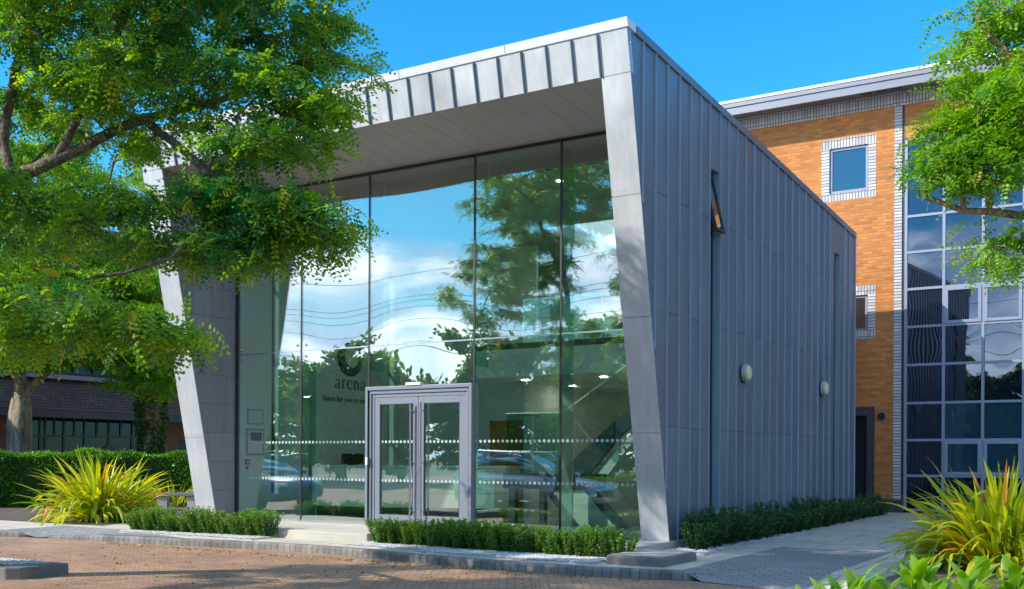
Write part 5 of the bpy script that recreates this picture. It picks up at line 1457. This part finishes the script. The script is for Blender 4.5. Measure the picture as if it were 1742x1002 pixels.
row([(-16.62 + (3.15) * k / (nL - 1), 13.30 + .20 * k / (nL - 1), PZ) for k in range(nL)], 'upright box shrub, %s from the left in the row before the left column', 'box shrubs in the row left of the entrance', .92)
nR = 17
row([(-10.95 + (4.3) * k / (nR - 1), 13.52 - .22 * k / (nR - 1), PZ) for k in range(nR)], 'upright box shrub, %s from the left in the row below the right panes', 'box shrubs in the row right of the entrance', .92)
nS = 20
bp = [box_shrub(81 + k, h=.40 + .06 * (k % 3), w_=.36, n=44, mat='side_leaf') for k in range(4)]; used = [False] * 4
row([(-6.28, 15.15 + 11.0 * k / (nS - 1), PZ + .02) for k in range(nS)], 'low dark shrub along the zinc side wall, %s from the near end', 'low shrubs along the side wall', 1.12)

def phormium(name, loc, label, n, Lr, seed, spread=1.0, w_=.045, mat=None):
    rng = np.random.default_rng(seed)
    t = thing(name, loc, label, 'plant')
    V, F, T = [], [], []; off_ = 0
    S = 8
    for k in range(n):
        az = rng.uniform(0, 6.28); L = rng.uniform(*Lr); lean = abs(rng.normal(0.45, .28)) * spread
        r0 = rng.uniform(0, .32) * spread
        p = np.array([r0 * math.cos(az), r0 * math.sin(az), 0.0]); th = min(lean, 1.2)
        curl = rng.uniform(.2, 1.7) * (0.5 + th); kink = rng.uniform(.45, .8) if rng.uniform() > .8 else 2
        twist = rng.normal(0, .8); tint = np.clip(.35 + rng.normal(0, .25), 0, .94)
        if rng.uniform() > .94: tint = 1.0
        ww = w_ * rng.uniform(.7, 1.2)
        sd_ = np.array([-math.sin(az), math.cos(az), 0])
        az2 = az + rng.normal(0, .25)
        for i in range(S + 1):
            s = i / S; ang = min(th + curl * s * s + (1.1 if s > kink else 0), 2.9)
            d = np.array([math.cos(az2) * math.sin(ang), math.sin(az2) * math.sin(ang), math.cos(ang)])
            if i: p = p + d * L / S
            nn = np.cross(sd_, d); wv = sd_ * math.cos(twist * s) + nn * math.sin(twist * s)
            wd = ww * (0.75 + .5 * s if s < .5 else 1.0 * (1 - ((s - .5) / .5) ** 1.8)) * .5 + .001
            V += [p - wv * wd, p - nn * wd * .35, p + wv * wd]
        for i in range(S):
            b = off_ + i * 3
            F += [(b, b + 1, b + 4, b + 3), (b + 1, b + 2, b + 5, b + 4)]; T += [tint, min(tint + .06, 1)]
        off_ += 3 * (S + 1)
    V = np.array(V) + np.array(loc)
    np_mesh('blades', V, np.array(F), mat or M['phorm'], T, t, smooth=True)
    MB().bar((loc[0], loc[1], loc[2] - .05), (loc[0], loc[1], loc[2] + .12), .28 * spread, 12, .18).build('crown_base', M['stem'], t)
    return t
phormium('phormium', (-19.7, 14.8, -.15), 'large clump of arching yellow green strap leaves before the hedge at left', 420, (1.0, 1.7), 71, 1.3, .066)
phormium('phormium', (-21.0, 16.6, -.15), 'smaller clump of yellow green strap leaves beside the stone bench at left', 110, (.7, 1.25), 72, 1.0, .045)
phormium('phormium', (-2.0, 14.6, -.13), 'big clump of bright yellow green strap leaves at the right beside the path', 560, (.9, 1.55), 73, 1.35, .070)
phormium('phormium', (-23.6, 20.2, -.15), 'thin tuft of orange tipped strap leaves by the left column', 25, (.6, 1.0), 74, .9, .04)

# laurel-like shrub in the near right corner
def big_leaf_shrub(loc, label, stems, seed, name='laurel_shrub'):
    rng = np.random.default_rng(seed); t = thing(name, loc, label, 'shrub')
    V, F, T = [], [], []; mb = MB(); off_ = 0
    for (x, y, z) in stems:
        mb.bar((x * .6 + loc[0] * .4, y * .6 + loc[1] * .4, loc[2]), (x, y, z), .007, 6, .004)
        for k in range(14):
            az = k * 2.4 + rng.normal(0, .2); el = rng.uniform(.2, 1.25) if k > 3 else 1.25; L = rng.uniform(.08, .125)
            base = np.array([x, y, z - .012 * k]); p = base.copy()
            tint = np.clip(.5 + rng.normal(0, .25), 0, 1); ww = L * rng.uniform(.26, .34)
            S = 6; e = el
            for i in range(S + 1):
                s = i / S; ang = e - .9 * s * s
                d = np.array([math.cos(az) * math.cos(ang), math.sin(az) * math.cos(ang), math.sin(ang)])
                if i: p = p + d * L / S
                sd_ = np.array([-math.sin(az), math.cos(az), 0]); nn = np.cross(d, sd_)
                wd = ww * .5 * (math.sin(math.pi * min(s * .9 + .06, 1)) ** .75)
                V += [p - sd_ * wd + nn * wd * -.3, p, p + sd_ * wd + nn * wd * -.3]
            for i in range(S):
                b = off_ + i * 3; F += [(b, b + 1, b + 4, b + 3), (b + 1, b + 2, b + 5, b + 4)]; T += [tint, tint]
            off_ += 3 * (S + 1)
    np_mesh('foliage', np.array(V), np.array(F), M['laurel'], T, t, smooth=True); mb.build('stems', M['stem'], t)
rl = random.Random(8)
big_leaf_shrub((-.62, 3.4, -.28), 'bright glossy leaved shrub in the bottom right corner nearest the camera',
    [(-.93 + .6 * (k / 15) + rl.uniform(-.03, .03), 3.18 + .38 * (k / 15) + rl.uniform(-.12, .12), .825 + rl.uniform(-.03, .05) + .035 * (k / 15)) for k in range(16)] + [(-.90 + .55 * (k / 9) + rl.uniform(-.03, .03), 3.0 + .4 * (k / 9), .79 + rl.uniform(-.02, .04) + .03 * (k / 9)) for k in range(10)] +
    [(-.66 + rl.uniform(-.03, .03), 3.3, .875), (-.43, 3.42, .885), (-.36, 3.48, .91), (-.70, 3.3, .87)], 81)

# fallen leaves on the road
rng = np.random.default_rng(91); n = 900
yk = np.where(rng.uniform(0, 1, n) < .45, 12.25 - np.abs(rng.normal(0, .12, n)), rng.uniform(7.0, 12.2, n))
pos = np.stack([rng.uniform(-16, -5.5, n), yk, np.full(n, ROAD + .006)], 1)
V, F, t = simple_leaves(rng, pos, rng.normal(0, 1, (n, 3)) * [1, 1, .12], .045, .03); tag(np_mesh('fallen_leaves', V, F, M['dead_leaf'], t), kind='stuff')

# stone benches
def bench(loc, rzv, label):
    t = thing('stone_bench', loc, label, 'bench', 'stone benches by the hedge', rzv)
    x, y, z = loc; 
    m_ = parent_world(t)
    def bx(nm, mat, *b):
        me_ = MB().box(*b); me_.v = [tuple(m_ @ Vector(v)) for v in me_.v]; me_.build(nm, mat, t, bevel=.01)
    bx('seat', M['fascia_grey'], -.62, .62, -.2, .2, .38, .46)
    bx('leg', M['platform'], -.5, -.25, -.15, .15, 0, .379); bx('leg', M['platform'], .25, .5, -.15, .15, 0, .379)
bench((-22.0, 18.9, -.15), R(35), 'stone bench half hidden by the smaller spiky clump')
bench((-22.3, 20.3, -.15), R(35), 'stone bench just left of the leaning left column')

# ================================================================== PARKED CARS (outside the frame, mirrored in the glass)
def car(loc, rzv, label, paint):
    t = thing('parked_car', loc, label, 'car', None, rzv)
    m_ = parent_world(t)
    def B(mb, nm, mat, par=t, **k): mb.v = [tuple(m_ @ Vector(v)) for v in mb.v]; return mb.build(nm, mat, par, **k)
    # stations along x (rear to front): x, half width low/high, z low, z shoulder
    def loft(sts, n=8):
        mb = MB(); rings = []
        for (x, w0, w1, z0, z1) in sts:
            zm = z0 + (z1 - z0) * .55
            rings.append([(x, -w0, z0), (x, -w0 * 1.03, zm), (x, -w1, z1 - .05), (x, -w1 * .86, z1), (x, w1 * .86, z1), (x, w1, z1 - .05), (x, w0 * 1.03, zm), (x, w0, z0)])
        for r in rings: mb.v += r
        for i in range(len(rings) - 1):
            for j in range(8): mb.f.append([i * 8 + j, i * 8 + (j + 1) % 8, (i + 1) * 8 + (j + 1) % 8, (i + 1) * 8 + j]); mb.mi.append(0)
        mb.f.append(list(range(8))); mb.mi.append(0); mb.f.append([(len(rings) - 1) * 8 + j for j in range(8)][::-1]); mb.mi.append(0)
        return mb
    body = B(loft([(-2.3, .74, .72, .42, .98), (-2.2, .86, .84, .3, 1.08), (-1.4, .92, .88, .26, 1.1), (0, .93, .9, .26, 1.06), (1.0, .92, .88, .26, 1.04), (1.5, .9, .84, .28, .98), (2.05, .86, .78, .32, .86), (2.28, .76, .66, .4, .72)]), 'body', paint, smooth=True)
    cab = B(loft([(-2.2, .8, .66, 1.06, 1.12), (-1.9, .8, .64, 1.05, 1.62), (-1.0, .82, .66, 1.05, 1.72), (-.2, .82, .66, 1.05, 1.72), (.35, .82, .64, 1.04, 1.60), (1.15, .8, .7, 1.0, 1.06)]), 'window_glass', M['car_glass'], smooth=True)
    rf = MB(); rf.box(-1.85, .3, -.60, .60, 1.70, 1.745); B(rf, 'roof', paint, bevel=.02)
    pl = MB()
    for s in (-1, 1):
        for a, b in (((.32, .64, 1.66), (1.15, .76, 1.06)), ((-.45, .67, 1.70), (-.5, .80, 1.06)), ((-1.3, .67, 1.70), (-1.45, .80, 1.08)), ((-1.85, .63, 1.66), (-2.2, .74, 1.1)), ((-1.85, .63, 1.70), (.32, .63, 1.68))):
            pl.bar((a[0], a[1] * s, a[2]), (b[0], b[1] * s, b[2]), .035, 6)
    B(pl, 'pillars', paint)
    for sx_ in (-1.42, 1.42):
        for s in (-1, 1):
            w_ = MB(); w_.bar((sx_, s * .72, .34), (sx_, s * .94, .34), .35, 24); wh = B(w_, 'wheel', M['tyre'])
            r_ = MB(); r_.bar((sx_, s * .93, .34), (sx_, s * .955, .34), .23, 20, .2)
            B(r_, 'rim', M['steel'], wh)
    for s in (-1, 1):
        h = MB(); h.box(2.02, 2.24, s * .45, s * .74, .70, .82); B(h, 'headlight', M['paper'], bevel=.03)
        h = MB(); h.box(.85, 1.0, s * .9, s * 1.08, 1.02, 1.15); B(h, 'wing_mirror', paint, bevel=.03)
        h = MB(); h.box(-2.31, -2.2, s * .5, s * .78, .86, 1.0); B(h, 'tail_light', M['red'], bevel=.02)
    g = MB(); g.box(2.2, 2.30, -.4, .4, .5, .66); B(g, 'grille', M['black'])
    return t
car((-16.0, 4.3, ROAD), 0.0, 'pale silver car parked across the road, mirrored in the right hand panes', M['car_white'])
car((-23.6, 8.0, ROAD), 0.15, 'dark blue car parked at far left, mirrored in the leftmost pane', M['car_blue'])
car((-17.2, 2.1, ROAD), 0.0, 'dark blue car parked behind the pale one, mirrored in the right hand panes', M['car_blue'])
print('objects', len(bpy.data.objects), 'polys', sum(len(m.polygons) for m in bpy.data.meshes))
